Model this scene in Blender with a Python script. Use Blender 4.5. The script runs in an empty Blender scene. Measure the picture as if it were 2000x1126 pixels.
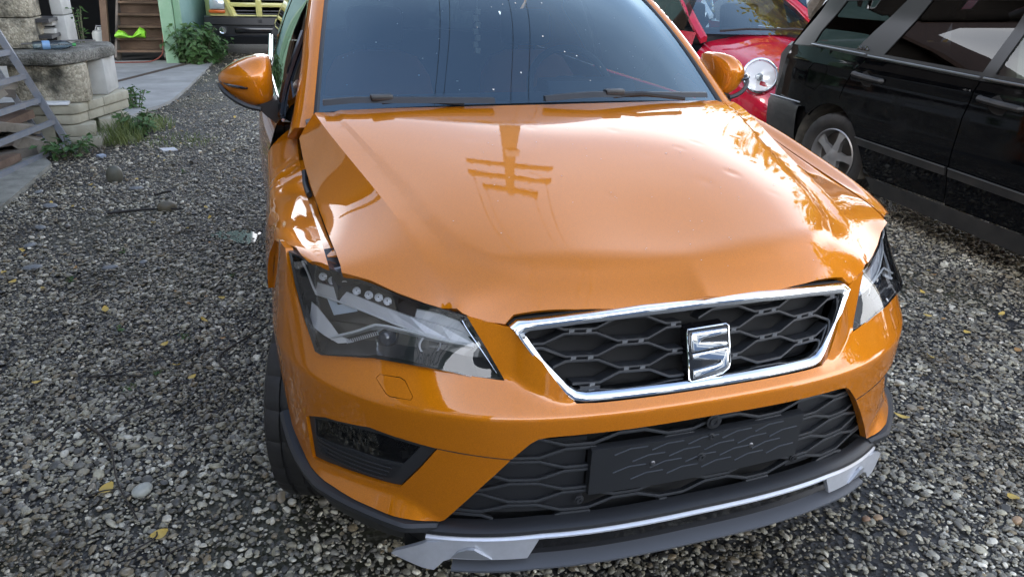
import bpy, bmesh, math, random
import numpy as np
from mathutils import Vector, Matrix, Euler
from mathutils.geometry import delaunay_2d_cdt
random.seed(7); RNG = np.random.default_rng(11)
S = bpy.context.scene
COL = S.collection
# ---------------------------------------------------------------- camera
CAMP = Vector((-0.90994, -1.25784, 1.54711))
_r = Vector((0.95002724, -0.31105828, 0.02628662)); _u = Vector((0.09725031, 0.37493, 0.92193811)); _f = Vector((0.29663212, 0.87330994, -0.38644423))
cd = bpy.data.cameras.new('camera'); cam = bpy.data.objects.new('camera', cd); COL.objects.link(cam)
cam.matrix_world = Matrix(((_r.x, _u.x, -_f.x, CAMP.x), (_r.y, _u.y, -_f.y, CAMP.y), (_r.z, _u.z, -_f.z, CAMP.z), (0, 0, 0, 1)))
cd.sensor_width = 36; cd.lens = 1455.65 / 2000 * 36; cd.clip_start = 0.05; cd.clip_end = 600
S.camera = cam
# ---------------------------------------------------------------- world, sun, exposure
SUN_EL, SUN_AZ = math.radians(33), math.radians(-125)      # azimuth measured from +Y towards +X
W = bpy.data.worlds.new('World'); S.world = W; W.use_nodes = True
nt = W.node_tree; bg = nt.nodes['Background']
sky = nt.nodes.new('ShaderNodeTexSky'); sky.sky_type = 'NISHITA'; sky.sun_disc = False
sky.sun_elevation = SUN_EL; sky.sun_rotation = SUN_AZ; sky.altitude = 300; sky.air_density = 1.0; sky.dust_density = 1.2; sky.ozone_density = 1.6
L = nt.links.new
tc = nt.nodes.new('ShaderNodeTexCoord'); sep = nt.nodes.new('ShaderNodeSeparateXYZ'); L(tc.outputs['Generated'], sep.inputs['Vector'])
hz = nt.nodes.new('ShaderNodeValToRGB'); hz.color_ramp.interpolation = 'EASE'      # hazy veil: thick at the horizon, thin overhead
for k, (ps, v) in enumerate(((0.0, .96), (.34, .84), (.52, .18), (1.0, .02))):
    e = hz.color_ramp.elements[k] if k < 2 else hz.color_ramp.elements.new(ps)
    e.position = ps; e.color = (v, v, v, 1)
L(sep.outputs['Z'], hz.inputs['Fac'])
mp = nt.nodes.new('ShaderNodeMapping'); mp.inputs['Scale'].default_value = (1.3, 1.3, 3.2); L(tc.outputs['Generated'], mp.inputs['Vector'])
cn = nt.nodes.new('ShaderNodeTexNoise'); cn.inputs['Scale'].default_value = 1.8; cn.inputs['Detail'].default_value = 6; cn.inputs['Roughness'].default_value = 0.5; L(mp.outputs['Vector'], cn.inputs['Vector'])
cm = nt.nodes.new('ShaderNodeMapRange'); cm.inputs['From Min'].default_value = .35; cm.inputs['From Max'].default_value = .65; cm.inputs['To Min'].default_value = .75; cm.inputs['To Max'].default_value = 1.08; L(cn.outputs['Fac'], cm.inputs['Value'])
mu = nt.nodes.new('ShaderNodeMath'); mu.operation = 'MULTIPLY'; mu.use_clamp = True; L(hz.outputs['Color'], mu.inputs[0]); L(cm.outputs['Result'], mu.inputs[1])
mx = nt.nodes.new('ShaderNodeMix'); mx.data_type = 'RGBA'; mx.inputs['B'].default_value = (15.0, 15.2, 15.8, 1)
L(mu.outputs['Value'], mx.inputs['Factor']); L(sky.outputs['Color'], mx.inputs['A']); L(mx.outputs['Result'], bg.inputs['Color'])
bg.inputs['Strength'].default_value = 0.15
sl = bpy.data.lights.new('sun', 'SUN'); sun = bpy.data.objects.new('sun', sl); COL.objects.link(sun)
sl.energy = 0.6; sl.angle = math.radians(14); sl.color = (1.0, 0.95, 0.87)
sd = Vector((math.sin(SUN_AZ) * math.cos(SUN_EL), math.cos(SUN_AZ) * math.cos(SUN_EL), math.sin(SUN_EL)))
sun.rotation_euler = sd.to_track_quat('Z', 'Y').to_euler()
S.view_settings.view_transform = 'Standard'; S.view_settings.look = 'None'; S.view_settings.gamma = 1; S.view_settings.use_curve_mapping = False
S.view_settings.exposure = 1.5
# ---------------------------------------------------------------- helpers: materials
MATS = {}
def mat(name, col, rough=0.5, metal=0.0, coat=0.0, spec=0.5, coat_rough=0.03, noise=None, bump=None, emit=None, tint=None, rvar=0.0):
    """noise=(scale, amount, [second colour]) colour variation; bump=(scale, strength, distance)"""
    if name in MATS: return MATS[name]
    m = bpy.data.materials.new(name); m.use_nodes = True
    n = m.node_tree; p = n.nodes['Principled BSDF']
    p.inputs['Base Color'].default_value = (*col, 1); p.inputs['Roughness'].default_value = rough; p.inputs['Metallic'].default_value = metal
    p.inputs['Coat Weight'].default_value = coat; p.inputs['Coat Roughness'].default_value = coat_rough; p.inputs['Specular IOR Level'].default_value = spec
    g = n.nodes.new('ShaderNodeTexCoord')
    if noise:
        t = n.nodes.new('ShaderNodeTexNoise'); t.inputs['Scale'].default_value = noise[0]; t.inputs['Detail'].default_value = 6; t.inputs['Roughness'].default_value = 0.62
        n.links.new(g.outputs['Object'], t.inputs['Vector'])
        r = n.nodes.new('ShaderNodeValToRGB'); r.color_ramp.elements[0].position = 0.3; r.color_ramp.elements[1].position = 0.7
        c2 = noise[2] if len(noise) > 2 else tuple(min(1, c * (1 + noise[1])) for c in col)
        c1 = col if len(noise) > 2 else tuple(c * (1 - noise[1]) for c in col)
        r.color_ramp.elements[0].color = (*c1, 1); r.color_ramp.elements[1].color = (*c2, 1)
        n.links.new(t.outputs['Fac'], r.inputs['Fac']); n.links.new(r.outputs['Color'], p.inputs['Base Color'])
        if rvar:
            mr = n.nodes.new('ShaderNodeMapRange'); mr.inputs['From Min'].default_value = 0.3; mr.inputs['From Max'].default_value = 0.7
            mr.inputs['To Min'].default_value = max(0, rough - rvar); mr.inputs['To Max'].default_value = min(1, rough + rvar)
            n.links.new(t.outputs['Fac'], mr.inputs['Value']); n.links.new(mr.outputs['Result'], p.inputs['Roughness'])
    if bump:
        t2 = n.nodes.new('ShaderNodeTexNoise'); t2.inputs['Scale'].default_value = bump[0]; t2.inputs['Detail'].default_value = 5
        n.links.new(g.outputs['Object'], t2.inputs['Vector'])
        b = n.nodes.new('ShaderNodeBump'); b.inputs['Strength'].default_value = bump[1]; b.inputs['Distance'].default_value = bump[2]
        n.links.new(t2.outputs['Fac'], b.inputs['Height']); n.links.new(b.outputs['Normal'], p.inputs['Normal'])
    if emit:
        p.inputs['Emission Color'].default_value = (*emit[0], 1); p.inputs['Emission Strength'].default_value = emit[1]
    MATS[name] = m
    return m
def glass(name, tint=(0.85, 0.9, 0.9), refl=1.0, ior=1.5, rough=0.0, film=0.0):
    if name in MATS: return MATS[name]
    m = bpy.data.materials.new(name); m.use_nodes = True
    n = m.node_tree; n.nodes.remove(n.nodes['Principled BSDF']); out = n.nodes['Material Output']
    tr = n.nodes.new('ShaderNodeBsdfTransparent'); tr.inputs['Color'].default_value = (*tint, 1)
    gl = n.nodes.new('ShaderNodeBsdfGlossy'); gl.inputs['Roughness'].default_value = rough; gl.inputs['Color'].default_value = (*(refl if isinstance(refl, tuple) else (refl,) * 3), 1)
    fr = n.nodes.new('ShaderNodeFresnel'); fr.inputs['IOR'].default_value = ior
    ms = n.nodes.new('ShaderNodeMixShader')
    n.links.new(fr.outputs['Fac'], ms.inputs['Fac']); n.links.new(tr.outputs['BSDF'], ms.inputs[1]); n.links.new(gl.outputs['BSDF'], ms.inputs[2])
    last = ms.outputs['Shader']
    if film:      # pale blue diffuse layer painted in for sky glare on the pane
        df = n.nodes.new('ShaderNodeBsdfDiffuse'); df.inputs['Color'].default_value = (.55, .66, .76, 1); m2 = n.nodes.new('ShaderNodeMixShader')
        g = n.nodes.new('ShaderNodeTexCoord'); t = n.nodes.new('ShaderNodeTexNoise'); t.inputs['Scale'].default_value = 3; t.inputs['Detail'].default_value = 5; n.links.new(g.outputs['Object'], t.inputs['Vector'])
        mr = n.nodes.new('ShaderNodeMapRange'); mr.inputs['From Min'].default_value = .3; mr.inputs['From Max'].default_value = .7; mr.inputs['To Min'].default_value = film * .6; mr.inputs['To Max'].default_value = film * 1.4; n.links.new(t.outputs['Fac'], mr.inputs['Value'])
        n.links.new(mr.outputs['Result'], m2.inputs['Fac']); n.links.new(last, m2.inputs[1]); n.links.new(df.outputs['BSDF'], m2.inputs[2]); last = m2.outputs['Shader']
    n.links.new(last, out.inputs['Surface'])
    MATS[name] = m
    return m
def paint(name, col, metal=0.4, rough=0.38, coat_rough=0.012, dirt=0.0):
    if name in MATS: return MATS[name]
    m = bpy.data.materials.new(name); m.use_nodes = True
    n = m.node_tree; p = n.nodes['Principled BSDF']
    p.inputs['Metallic'].default_value = metal; p.inputs['Roughness'].default_value = rough
    p.inputs['Specular IOR Level'].default_value = 0.0
    p.inputs['Coat Weight'].default_value = 1.0; p.inputs['Coat Roughness'].default_value = coat_rough; p.inputs['Coat IOR'].default_value = 1.66
    g = n.nodes.new('ShaderNodeTexCoord')
    v = n.nodes.new('ShaderNodeTexVoronoi'); v.inputs['Scale'].default_value = 900
    n.links.new(g.outputs['Object'], v.inputs['Vector'])
    hs = n.nodes.new('ShaderNodeHueSaturation'); hs.inputs['Color'].default_value = (*col, 1)
    mr = n.nodes.new('ShaderNodeMapRange'); mr.inputs['To Min'].default_value = 0.82; mr.inputs['To Max'].default_value = 1.18
    n.links.new(v.outputs['Color'], mr.inputs['Value']); n.links.new(mr.outputs['Result'], hs.inputs['Value'])
    last = hs.outputs['Color']
    if dirt:
        t = n.nodes.new('ShaderNodeTexNoise'); t.inputs['Scale'].default_value = 5; t.inputs['Detail'].default_value = 9; t.inputs['Roughness'].default_value = 0.7
        n.links.new(g.outputs['Object'], t.inputs['Vector'])
        r = n.nodes.new('ShaderNodeMapRange'); r.inputs['From Min'].default_value = 0.50; r.inputs['From Max'].default_value = 0.78; r.inputs['To Max'].default_value = dirt
        n.links.new(t.outputs['Fac'], r.inputs['Value'])
        mxx = n.nodes.new('ShaderNodeMix'); mxx.data_type = 'RGBA'; mxx.inputs['B'].default_value = (0.16, 0.14, 0.115, 1)
        n.links.new(r.outputs['Result'], mxx.inputs['Factor']); n.links.new(last, mxx.inputs['A']); last = mxx.outputs['Result']
        ra = n.nodes.new('ShaderNodeMapRange'); ra.inputs['From Max'].default_value = max(dirt, .01); ra.inputs['To Min'].default_value = coat_rough; ra.inputs['To Max'].default_value = 0.3
        n.links.new(r.outputs['Result'], ra.inputs['Value']); n.links.new(ra.outputs['Result'], p.inputs['Coat Roughness'])
    n.links.new(last, p.inputs['Base Color'])
    # faint orange peel
    t2 = n.nodes.new('ShaderNodeTexNoise'); t2.inputs['Scale'].default_value = 160; t2.inputs['Detail'].default_value = 1
    n.links.new(g.outputs['Object'], t2.inputs['Vector'])
    b = n.nodes.new('ShaderNodeBump'); b.inputs['Strength'].default_value = 0.012; b.inputs['Distance'].default_value = 0.002
    n.links.new(t2.outputs['Fac'], b.inputs['Height']); n.links.new(b.outputs['Normal'], p.inputs['Coat Normal'])
    MATS[name] = m
    return m
# ---------------------------------------------------------------- helpers: objects
def link(o, parent=None):
    COL.objects.link(o)
    if parent is not None: o.parent = parent
    return o
def thing(name, label, cat, loc=(0, 0, 0), rotz=0.0, group=None):
    o = bpy.data.objects.new(name, None); o.empty_display_size = 0.1; link(o)
    o.location = loc; o.rotation_euler = (0, 0, rotz); o['label'] = label; o['category'] = cat
    if group: o['group'] = group
    return o
def tag(o, label, cat, group=None):
    o['label'] = label; o['category'] = cat
    if group: o['group'] = group
    return o
def struct(o, kind='structure'):
    o['kind'] = kind; return o
def make(name, verts, faces, m, parent=None, smooth=True, ang=32, label=None, loc=None):
    me = bpy.data.meshes.new(name)
    me.from_pydata([tuple(map(float, v)) for v in verts], [], [tuple(map(int, f)) for f in faces])
    me.validate(); me.update()
    if smooth:
        me.shade_smooth(); me.set_sharp_from_angle(angle=math.radians(ang))
    if m is not None: me.materials.append(m)
    o = bpy.data.objects.new(name, me); link(o, parent)
    if label: o['label'] = label
    if loc is not None: o.location = loc
    return o
def inst(src, parent=None, loc=None, rot=None, scale=None, name=None):
    o = src.copy(); link(o)
    o.parent = parent
    if loc is not None: o.location = loc
    if rot is not None: o.rotation_euler = rot
    if scale is not None: o.scale = scale
    return o
class MB:
    """collects simple solids for one mesh"""
    def __init__(s): s.v = []; s.f = []
    def add(s, v, f):
        b = len(s.v); s.v += [tuple(x) for x in v]; s.f += [tuple(i + b for i in q) for q in f]; return s
    def box(s, c, d, rot=None, bev=0.0):
        hx, hy, hz = d[0] / 2, d[1] / 2, d[2] / 2
        if bev <= 0:
            v = [Vector((x, y, z)) for x in (-hx, hx) for y in (-hy, hy) for z in (-hz, hz)]
            f = [(0, 1, 3, 2), (4, 6, 7, 5), (0, 4, 5, 1), (2, 3, 7, 6), (0, 2, 6, 4), (1, 5, 7, 3)]
        else:
            bm = bmesh.new(); bmesh.ops.create_cube(bm, size=1)
            for q in bm.verts: q.co = Vector((q.co.x * d[0], q.co.y * d[1], q.co.z * d[2]))
            bmesh.ops.bevel(bm, geom=bm.edges[:], offset=bev, segments=2, affect='EDGES', profile=0.5)
            bm.verts.index_update()
            v = [q.co.copy() for q in bm.verts]; f = [tuple(x.index for x in q.verts) for q in bm.faces]; bm.free()
        R = Euler(rot).to_matrix() if rot is not None else Matrix.Identity(3)
        return s.add([R @ q + Vector(c) for q in v], f)
    def tube(s, pts, r, n=8, cap=True):
        pts = [Vector(p) for p in pts]; m = len(pts)
        rr = r if isinstance(r, (list, tuple)) else [r] * m
        v = []; f = []; up = None
        for i, p in enumerate(pts):
            t = (pts[min(i + 1, m - 1)] - pts[max(i - 1, 0)]).normalized()
            if up is None:
                up = Vector((0, 0, 1)) if abs(t.z) < 0.9 else Vector((1, 0, 0))
            x = (up - t * up.dot(t)).normalized(); y = t.cross(x); up = x
            for k in range(n):
                a = 2 * math.pi * k / n
                v.append(p + x * (math.cos(a) * rr[i]) + y * (math.sin(a) * rr[i]))
        for i in range(m - 1):
            for k in range(n):
                f.append((i * n + k, i * n + (k + 1) % n, (i + 1) * n + (k + 1) % n, (i + 1) * n + k))
        if cap:
            f.append(tuple(range(n - 1, -1, -1))); f.append(tuple((m - 1) * n + k for k in range(n)))
        return s.add(v, f)
    def loft(s, rings, closed=True, cap=True):
        n = len(rings[0]); v = [p for r in rings for p in r]; f = []
        for i in range(len(rings) - 1):
            for k in range(n if closed else n - 1):
                f.append((i * n + k, i * n + (k + 1) % n, (i + 1) * n + (k + 1) % n, (i + 1) * n + k))
        if cap and closed:
            f.append(tuple(range(n - 1, -1, -1))); f.append(tuple((len(rings) - 1) * n + k for k in range(n)))
        return s.add(v, f)
    def lathe(s, prof, n=24, c=(0, 0, 0), axis='X', close=False):
        """prof: list of (axial, radius)"""
        v = []; f = []
        for a, r in prof:
            for k in range(n):
                t = 2 * math.pi * k / n; y = math.cos(t) * r; z = math.sin(t) * r
                v.append((a, y, z) if axis == 'X' else ((y, a, z) if axis == 'Y' else (y, z, a)))
        v = [Vector(q) + Vector(c) for q in v]
        m = len(prof)
        for i in range(m if close else m - 1):
            j = (i + 1) % m
            for k in range(n):
                f.append((i * n + k, i * n + (k + 1) % n, j * n + (k + 1) % n, j * n + k))
        return s.add(v, f)
    def prism(s, poly, d):
        """poly: 3D polygon, extruded by vector d"""
        n = len(poly); d = Vector(d); p = [Vector(q) for q in poly]
        v = p + [q + d for q in p]
        f = [tuple(range(n)), tuple(range(2 * n - 1, n - 1, -1))] + [(k, n + k, n + (k + 1) % n, (k + 1) % n) for k in range(n)]
        return s.add(v, f)
    def obj(s, name, m, parent=None, smooth=True, ang=32, label=None, fix=True):
        o = make(name, s.v, s.f, m, parent, smooth, ang, label)
        if fix:
            bm = bmesh.new(); bm.from_mesh(o.data); bmesh.ops.recalc_face_normals(bm, faces=bm.faces[:]); bm.to_mesh(o.data); bm.free()
        return o
def polyline(pts, n):
    p = np.asarray(pts, float); s = np.r_[0, np.cumsum(np.linalg.norm(np.diff(p, axis=0), axis=1))]
    t = np.linspace(0, s[-1], n)
    return np.stack([np.interp(t, s, p[:, k]) for k in range(p.shape[1])], 1)
def spline(pts, n, closed=False):
    """Catmull-Rom through points, n samples evenly in parameter"""
    p = np.asarray(pts, float); m = len(p)
    if closed: q = np.vstack([p[-1:], p, p[:2]]); seg = m
    else: q = np.vstack([2 * p[0] - p[1], p, 2 * p[-1] - p[-2]]); seg = m - 1
    out = []
    for t in np.linspace(0, seg, n, endpoint=not closed):
        i = min(int(t), seg - 1); u = t - i
        a, b, c, d = q[i], q[i + 1], q[i + 2], q[i + 3]
        out.append(0.5 * ((2 * b) + (c - a) * u + (2 * a - 5 * b + 4 * c - d) * u * u + (3 * b - a - 3 * c + d) * u ** 3))
    return np.array(out)
def densify(poly, step, closed=True):
    p = np.asarray(poly, float); out = []
    m = len(p)
    for i in range(m if closed else m - 1):
        a = p[i]; b = p[(i + 1) % m]; k = max(1, int(math.ceil(np.linalg.norm(b - a) / step)))
        for j in range(k): out.append(a + (b - a) * j / k)
    if not closed: out.append(p[-1])
    return np.array(out)
def inside(pts, poly):
    pts = np.asarray(pts); poly = np.asarray(poly); x, y = pts[:, 0], pts[:, 1]; r = np.zeros(len(pts), bool)
    j = len(poly) - 1
    for i in range(len(poly)):
        xi, yi = poly[i]; xj, yj = poly[j]
        if yi != yj:
            c = ((yi > y) != (yj > y)) & (x < (xj - xi) * (y - yi) / (yj - yi) + xi); r ^= c
        j = i
    return r
def dist_poly(pts, poly, closed=True):
    pts = np.asarray(pts); p = np.asarray(poly); d = np.full(len(pts), 1e9)
    for i in range(len(p) if closed else len(p) - 1):
        a = p[i]; b = p[(i + 1) % len(p)]; ab = b - a; l = ab @ ab
        t = np.clip(((pts - a) @ ab) / (l + 1e-18), 0, 1); d = np.minimum(d, np.linalg.norm(pts - (a + t[:, None] * ab), axis=1))
    return d
def chart(name, fn, outline, m, parent=None, holes=(), lines=(), step=0.015, scale=(1, 1), flip=False, flange=0.0, mirror=None, ang=32, label=None, edge=None):
    """surface fn(u,v)->xyz trimmed by an outline; lines are feature curves that the mesh follows; flange = depth of the returned edge
    mirror: None, 'weld' (both halves one mesh) or 'x' (only the mirrored half)"""
    edge = edge or step
    loops = [densify(outline, edge)] + [densify(h, edge) for h in holes]
    V = []; E = []
    for lp in loops:
        b = len(V); V += list(lp); E += [(b + i, b + (i + 1) % len(lp)) for i in range(len(lp))]
    for ln in lines:
        q = densify(ln, step, False)
        q = q[inside(q, loops[0])]
        if len(q) < 2: continue
        q = q[dist_poly(q, loops[0]) > step * 0.3]
        b = len(V); V += list(q); E += [(b + i, b + i + 1) for i in range(len(q) - 1) if np.linalg.norm(q[i + 1] - q[i]) < step * 2.2]
    lo = loops[0].min(0); hi = loops[0].max(0)
    gx = np.arange(lo[0] + step * .5, hi[0], step); gy = np.arange(lo[1] + step * .5, hi[1], step)
    G = np.stack(np.meshgrid(gx, gy), -1).reshape(-1, 2)
    G = G[inside(G, loops[0])]
    for k, lp in enumerate(loops):
        if k: G = G[~inside(G, lp)]
        if len(G): G = G[dist_poly(G, lp) > step * .55]
    for ln in lines:
        if len(G): G = G[dist_poly(G, ln, False) > step * .5]
    V += list(G)
    r = delaunay_2d_cdt([Vector((float(a), float(b))) for a, b in V], E, [], 0, 1e-7)
    vv = np.array([(q.x, q.y) for q in r[0]]); ff = np.array(r[2])
    ce = vv[ff].mean(1); ok = inside(ce, loops[0])
    for lp in loops[1:]: ok &= ~inside(ce, lp)
    ff = ff[ok]
    P = np.asarray(fn(vv[:, 0], vv[:, 1]), float)
    if flip: ff = ff[:, ::-1]
    P = list(P); F = [tuple(t) for t in ff]
    if flange:
        N = np.zeros((len(P), 3)); A = np.array(P)
        tn = np.cross(A[ff[:, 1]] - A[ff[:, 0]], A[ff[:, 2]] - A[ff[:, 0]])
        for k in range(3): np.add.at(N, ff[:, k], tn)
        N /= np.linalg.norm(N, axis=1)[:, None] + 1e-12
        cnt = {}
        for t in F:
            for a, b in ((t[0], t[1]), (t[1], t[2]), (t[2], t[0])):
                cnt[(a, b)] = cnt.get((a, b), 0) + 1
        mapv = {}
        for (a, b) in list(cnt):
            if (b, a) in cnt: continue
            if mirror == 'weld' and abs(A[a][0]) < 1e-4 and abs(A[b][0]) < 1e-4: continue
            for q in (a, b):
                if q not in mapv: mapv[q] = len(P); P.append(A[q] - N[q] * flange)
            F.append((b, a, mapv[a], mapv[b]))
    P = np.array(P)
    if mirror:
        Pm = P * [-1, 1, 1]; Fm = [tuple(q[::-1]) for q in F]
        if mirror == 'x': P, F = Pm, Fm
        else:
            k = len(P); P = np.vstack([P, Pm]); F = F + [tuple(i + k for i in q) for q in Fm]
    o = make(name, P, F, m, parent, True, ang, label)
    if mirror == 'weld':
        bm = bmesh.new(); bm.from_mesh(o.data); bmesh.ops.remove_doubles(bm, verts=[v for v in bm.verts if abs(v.co.x) < 1e-4], dist=2e-4); bm.to_mesh(o.data); bm.free()
        o.data.shade_smooth(); o.data.set_sharp_from_angle(angle=math.radians(ang))
    return o
def tps_fit(P, v, reg=1e-6):
    P = np.asarray(P, float); n = len(P)
    d = np.linalg.norm(P[:, None] - P[None], axis=2); K = np.where(d > 0, d * d * np.log(d + 1e-12), 0) + reg * np.eye(n)
    A = np.zeros((n + 3, n + 3)); A[:n, :n] = K; A[:n, n] = 1; A[:n, n + 1:] = P; A[n, :n] = 1; A[n + 1:, :n] = P.T
    return P, np.linalg.solve(A, np.r_[np.asarray(v, float), 0, 0, 0])
def tps(f, x, y):
    P, w = f; Q = np.stack([np.ravel(x), np.ravel(y)], 1); out = np.zeros(len(Q))
    for i in range(0, len(Q), 4000):
        q = Q[i:i + 4000]; d = np.linalg.norm(q[:, None] - P[None], axis=2)
        out[i:i + 4000] = np.where(d > 0, d * d * np.log(d + 1e-12), 0) @ w[:-3] + w[-3] + q @ w[-2:]
    return out.reshape(np.shape(x))
MIR = np.array([-1, 1, 1.0])
# ================================================================ ORANGE CAR
def _gs(a,n,it):
    a=a.copy()
    for _ in range(it):
        b=a.copy(); b[1:-1]=.25*a[:-2]+.5*a[1:-1]+.25*a[2:]; a=b
    return a
_pp=np.array([(0,-.022),(.1,-.0215),(.2,-.018),(.3,-.009),(.42,.010),(.505,.036),(.58,.07),(.66,.115),(.73,.172),(.80,.245),(.86,.325),(.905,.43),(.928,.52),(.936,.62),(.938,.72),(.938,.85)])
_pp=np.vstack([_pp[:0:-1]*[-1,1],_pp])
_s=np.r_[0,np.cumsum(np.linalg.norm(np.diff(_pp,axis=0),axis=1))]
_t=np.linspace(0,_s[-1],801)
_pl=np.stack([np.interp(_t,_s,_pp[:,k]) for k in (0,1)],1)
_pl=np.stack([_gs(_pl[:,k],0,400) for k in (0,1)],1)
_pl=_pl[400:]; _pl[0,0]=0
PS=np.r_[0,np.cumsum(np.linalg.norm(np.diff(_pl,axis=0),axis=1))]
PXY=_pl
_tan=np.gradient(_pl,PS,axis=0); _tan/=np.linalg.norm(_tan,axis=1)[:,None]
PN=np.stack([-_tan[:,1],_tan[:,0]],1)  # inward normal (toward +Y, -X)
def s_of_x(x): return np.interp(x,PXY[:,0],PS)
def s_of_xy(x,y): return PS[np.argmin((PXY[:,0]-x)**2+(PXY[:,1]-y)**2)]
def soft(t,w=.006): return .5*(t+np.sqrt(t*t+w*w))-0.0
VX=[0,.30,.32,.354,.39,.428,.464,.50,.6]; VZ=[.70,.698,.695,.694,.703,.720,.738,.745,.75]
def boff(s,z):
    x=np.interp(s,PS,PXY[:,0])
    t=z-.673
    k=np.interp(s,[0,.55,.75,.95,1.15],[.9,.9,.72,.36,.14])
    zv=np.interp(x,VX,VZ)
    zv=np.where(s>.62,9,zv)
    o=k*soft(t)-(k-.30)*soft(z-zv,.004)*(s<.62)
    o=o+.02*soft(-t)
    led=np.interp(s,[0,.60,.66,.95,1.05,1.2],[0,0,.55,.6,.25,.0])
    zl=np.interp(x,[.60,.66,.70,.78,.86,.9],[.378,.418,.434,.433,.420,.41])
    o=o-led*soft(zl-z,.004)
    return o
def bump(s,z,d=0.):
    s=np.asarray(s,float);z=np.asarray(z,float)
    o=boff(s,z)+d
    x=np.interp(s,PS,PXY[:,0])+np.interp(s,PS,PN[:,0])*o
    y=np.interp(s,PS,PXY[:,1])+np.interp(s,PS,PN[:,1])*o
    return np.stack([x,y,z+0*s],-1)
ORANGE = paint('orange_metallic_paint', (0.54, 0.168, 0.0045), metal=0.30, rough=0.40)
M_BLACK = mat('black_plastic', (0.018, 0.019, 0.021), 0.42, bump=(700, 0.25, 0.0006))
M_TRIM = mat('grey_black_trim', (0.024, 0.0255, 0.028), 0.48, bump=(900, 0.3, 0.0005))
M_GLOSS = mat('gloss_black', (0.008, 0.008, 0.009), 0.12, coat=0.6)
M_DARK = mat('dark_cavity', (0.006, 0.006, 0.006), 0.8)
M_CHROME = mat('chrome', (0.82, 0.85, 0.88), 0.045, 1.0)
M_SATIN = mat('satin_silver', (0.66, 0.68, 0.72), 0.32, 0.55, noise=(60, 0.05))
M_RUBBER = mat('tyre_rubber', (0.013, 0.013, 0.014), 0.62, bump=(120, 0.25, 0.002), noise=(9, 0.5, (0.035, 0.033, 0.03)))
M_ALLOY = mat('alloy', (0.5, 0.51, 0.53), 0.28, 0.85)
M_SEAT = mat('seat_fabric', (0.03, 0.032, 0.036), 0.85, bump=(300, 0.3, 0.001))
M_BOLT = mat('bolt_metal', (0.25, 0.25, 0.26), 0.35, 0.9)
M_LENS = glass('clear_lamp_lens', (0.97, 0.98, 0.99), ior=1.68)
M_WIND = glass('windscreen_glass', (0.62, 0.74, 0.78), refl=(.68, .89, 1.0), ior=2.15, film=.012)
M_SIDEG = glass('tinted_side_glass', (0.16, 0.19, 0.19), ior=1.6)
CAR = thing('orange_car', 'orange SUV with damaged front wing filling the middle of the gravel yard', 'car')

# ---- bonnet: z over (x, y); crease A and dome edge B follow measured lines
A_PTS = np.array([(.754, 1.158, 1.142), (.719, .946, 1.105), (.687, .784, 1.067), (.655, .639, 1.038), (.627, .51, 1.010), (.603, .392, .980), (.584, .296, .947), (.562, .219, .911), (.538, .16, .873)])
B_PTS = np.array([(.683, 1.045, 1.131), (.658, .94, 1.109), (.615, .75, 1.070), (.576, .582, 1.037), (.552, .44, .997), (.515, .318, .968), (.455, .235, .957), (.38, .185, .953), (.25, .15, .951)])
E_L = np.array([(.806, 1.14, 1.078), (.8035, 1.04, 1.016), (.796, .905, .980), (.786, .69, .952), (.778, .495, .943), (.770, .345, .933)])   # bent side
E_R = np.array([(.806, 1.14, 1.090), (.806, .997, 1.048), (.80, .81, 1.012), (.79, .614, .978), (.78, .455, .957), (.77, .345, .934)])
F_PTS = np.array([(.77, .345, .924), (.713, .309, .909), (.662, .262, .896), (.61, .22, .886), (.558, .183, .875), (.507, .148, .865), (.455, .122, .855)])
C_PTS = np.array([(0, .058, .893), (0, .085, .925), (0, .12, .944), (0, .2, .966), (0, .35, 1.008), (0, .6, 1.080), (0, .85, 1.128), (0, 1.06, 1.156)])
FI_PTS = np.array([(.432, .128, .866), (.3, .095, .878), (.15, .070, .889)])
def _poly(t, v, deg): c = np.polyfit(t, v, deg); return lambda q: np.polyval(c, q)
_ax = _poly(A_PTS[:, 1], A_PTS[:, 0], 4); _az = _poly(A_PTS[:, 1], A_PTS[:, 2], 4)
_ya = np.linspace(1.158, .16, 60); A_D = np.stack([_ax(_ya), _ya, _az(_ya)], 1)
def _mir(P): P = np.asarray(P); return np.vstack([P, P * MIR])
M_PTS = np.array([(.30, 1.075, 1.154), (.30, .6, 1.074), (.30, .3, .995), (.55, 1.11, 1.148)])
_in = np.vstack([C_PTS[3:], C_PTS[3:], A_D[4:-6:3], B_PTS[:-1], M_PTS])
def _terms(x, y): return np.stack([x ** (2 * i) * y ** j for i in range(4) for j in range(5) if i + j < 6], -1)
_cf = np.linalg.lstsq(_terms(_in[:, 0], _in[:, 1]), _in[:, 2], rcond=None)[0]
def _base(x, y): return _terms(np.asarray(x, float), np.asarray(y, float)) @ _cf
# front lip: how far the nose rolls down below the smooth base at the leading edge
_fe = np.vstack([C_PTS[:1], FI_PTS[::-1], F_PTS[::-1][:2], [(.538, .161, .873), (.58, .200, .880), (.66, .262, .895)]])
_drop = _fe[:, 2] - _base(_fe[:, 0], _fe[:, 1])
_dp = np.polyfit(_fe[:, 0], _drop, 3); _fp = np.polyfit(_fe[:, 0], _fe[:, 1], 4)
def zin(x, y):
    ax = np.minimum(np.abs(x), .66); yf = np.polyval(_fp, ax); dr = np.minimum(np.polyval(_dp, ax), -.012)
    t = np.clip(1 - (y - yf) / .13, 0, 1.2); return _base(x, y) + dr * t ** 2.2
_ey = np.linspace(.145, 1.16, 120)
def _edge(E):
    e2 = np.vstack([F_PTS[::-1][1:-1], [(.770, .350, .932)], E[::-1][1:]]); return _gs(np.interp(_ey, e2[:, 1], e2[:, 0]), 0, 25), _gs(np.interp(_ey, e2[:, 1], e2[:, 2]), 0, 60)
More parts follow.
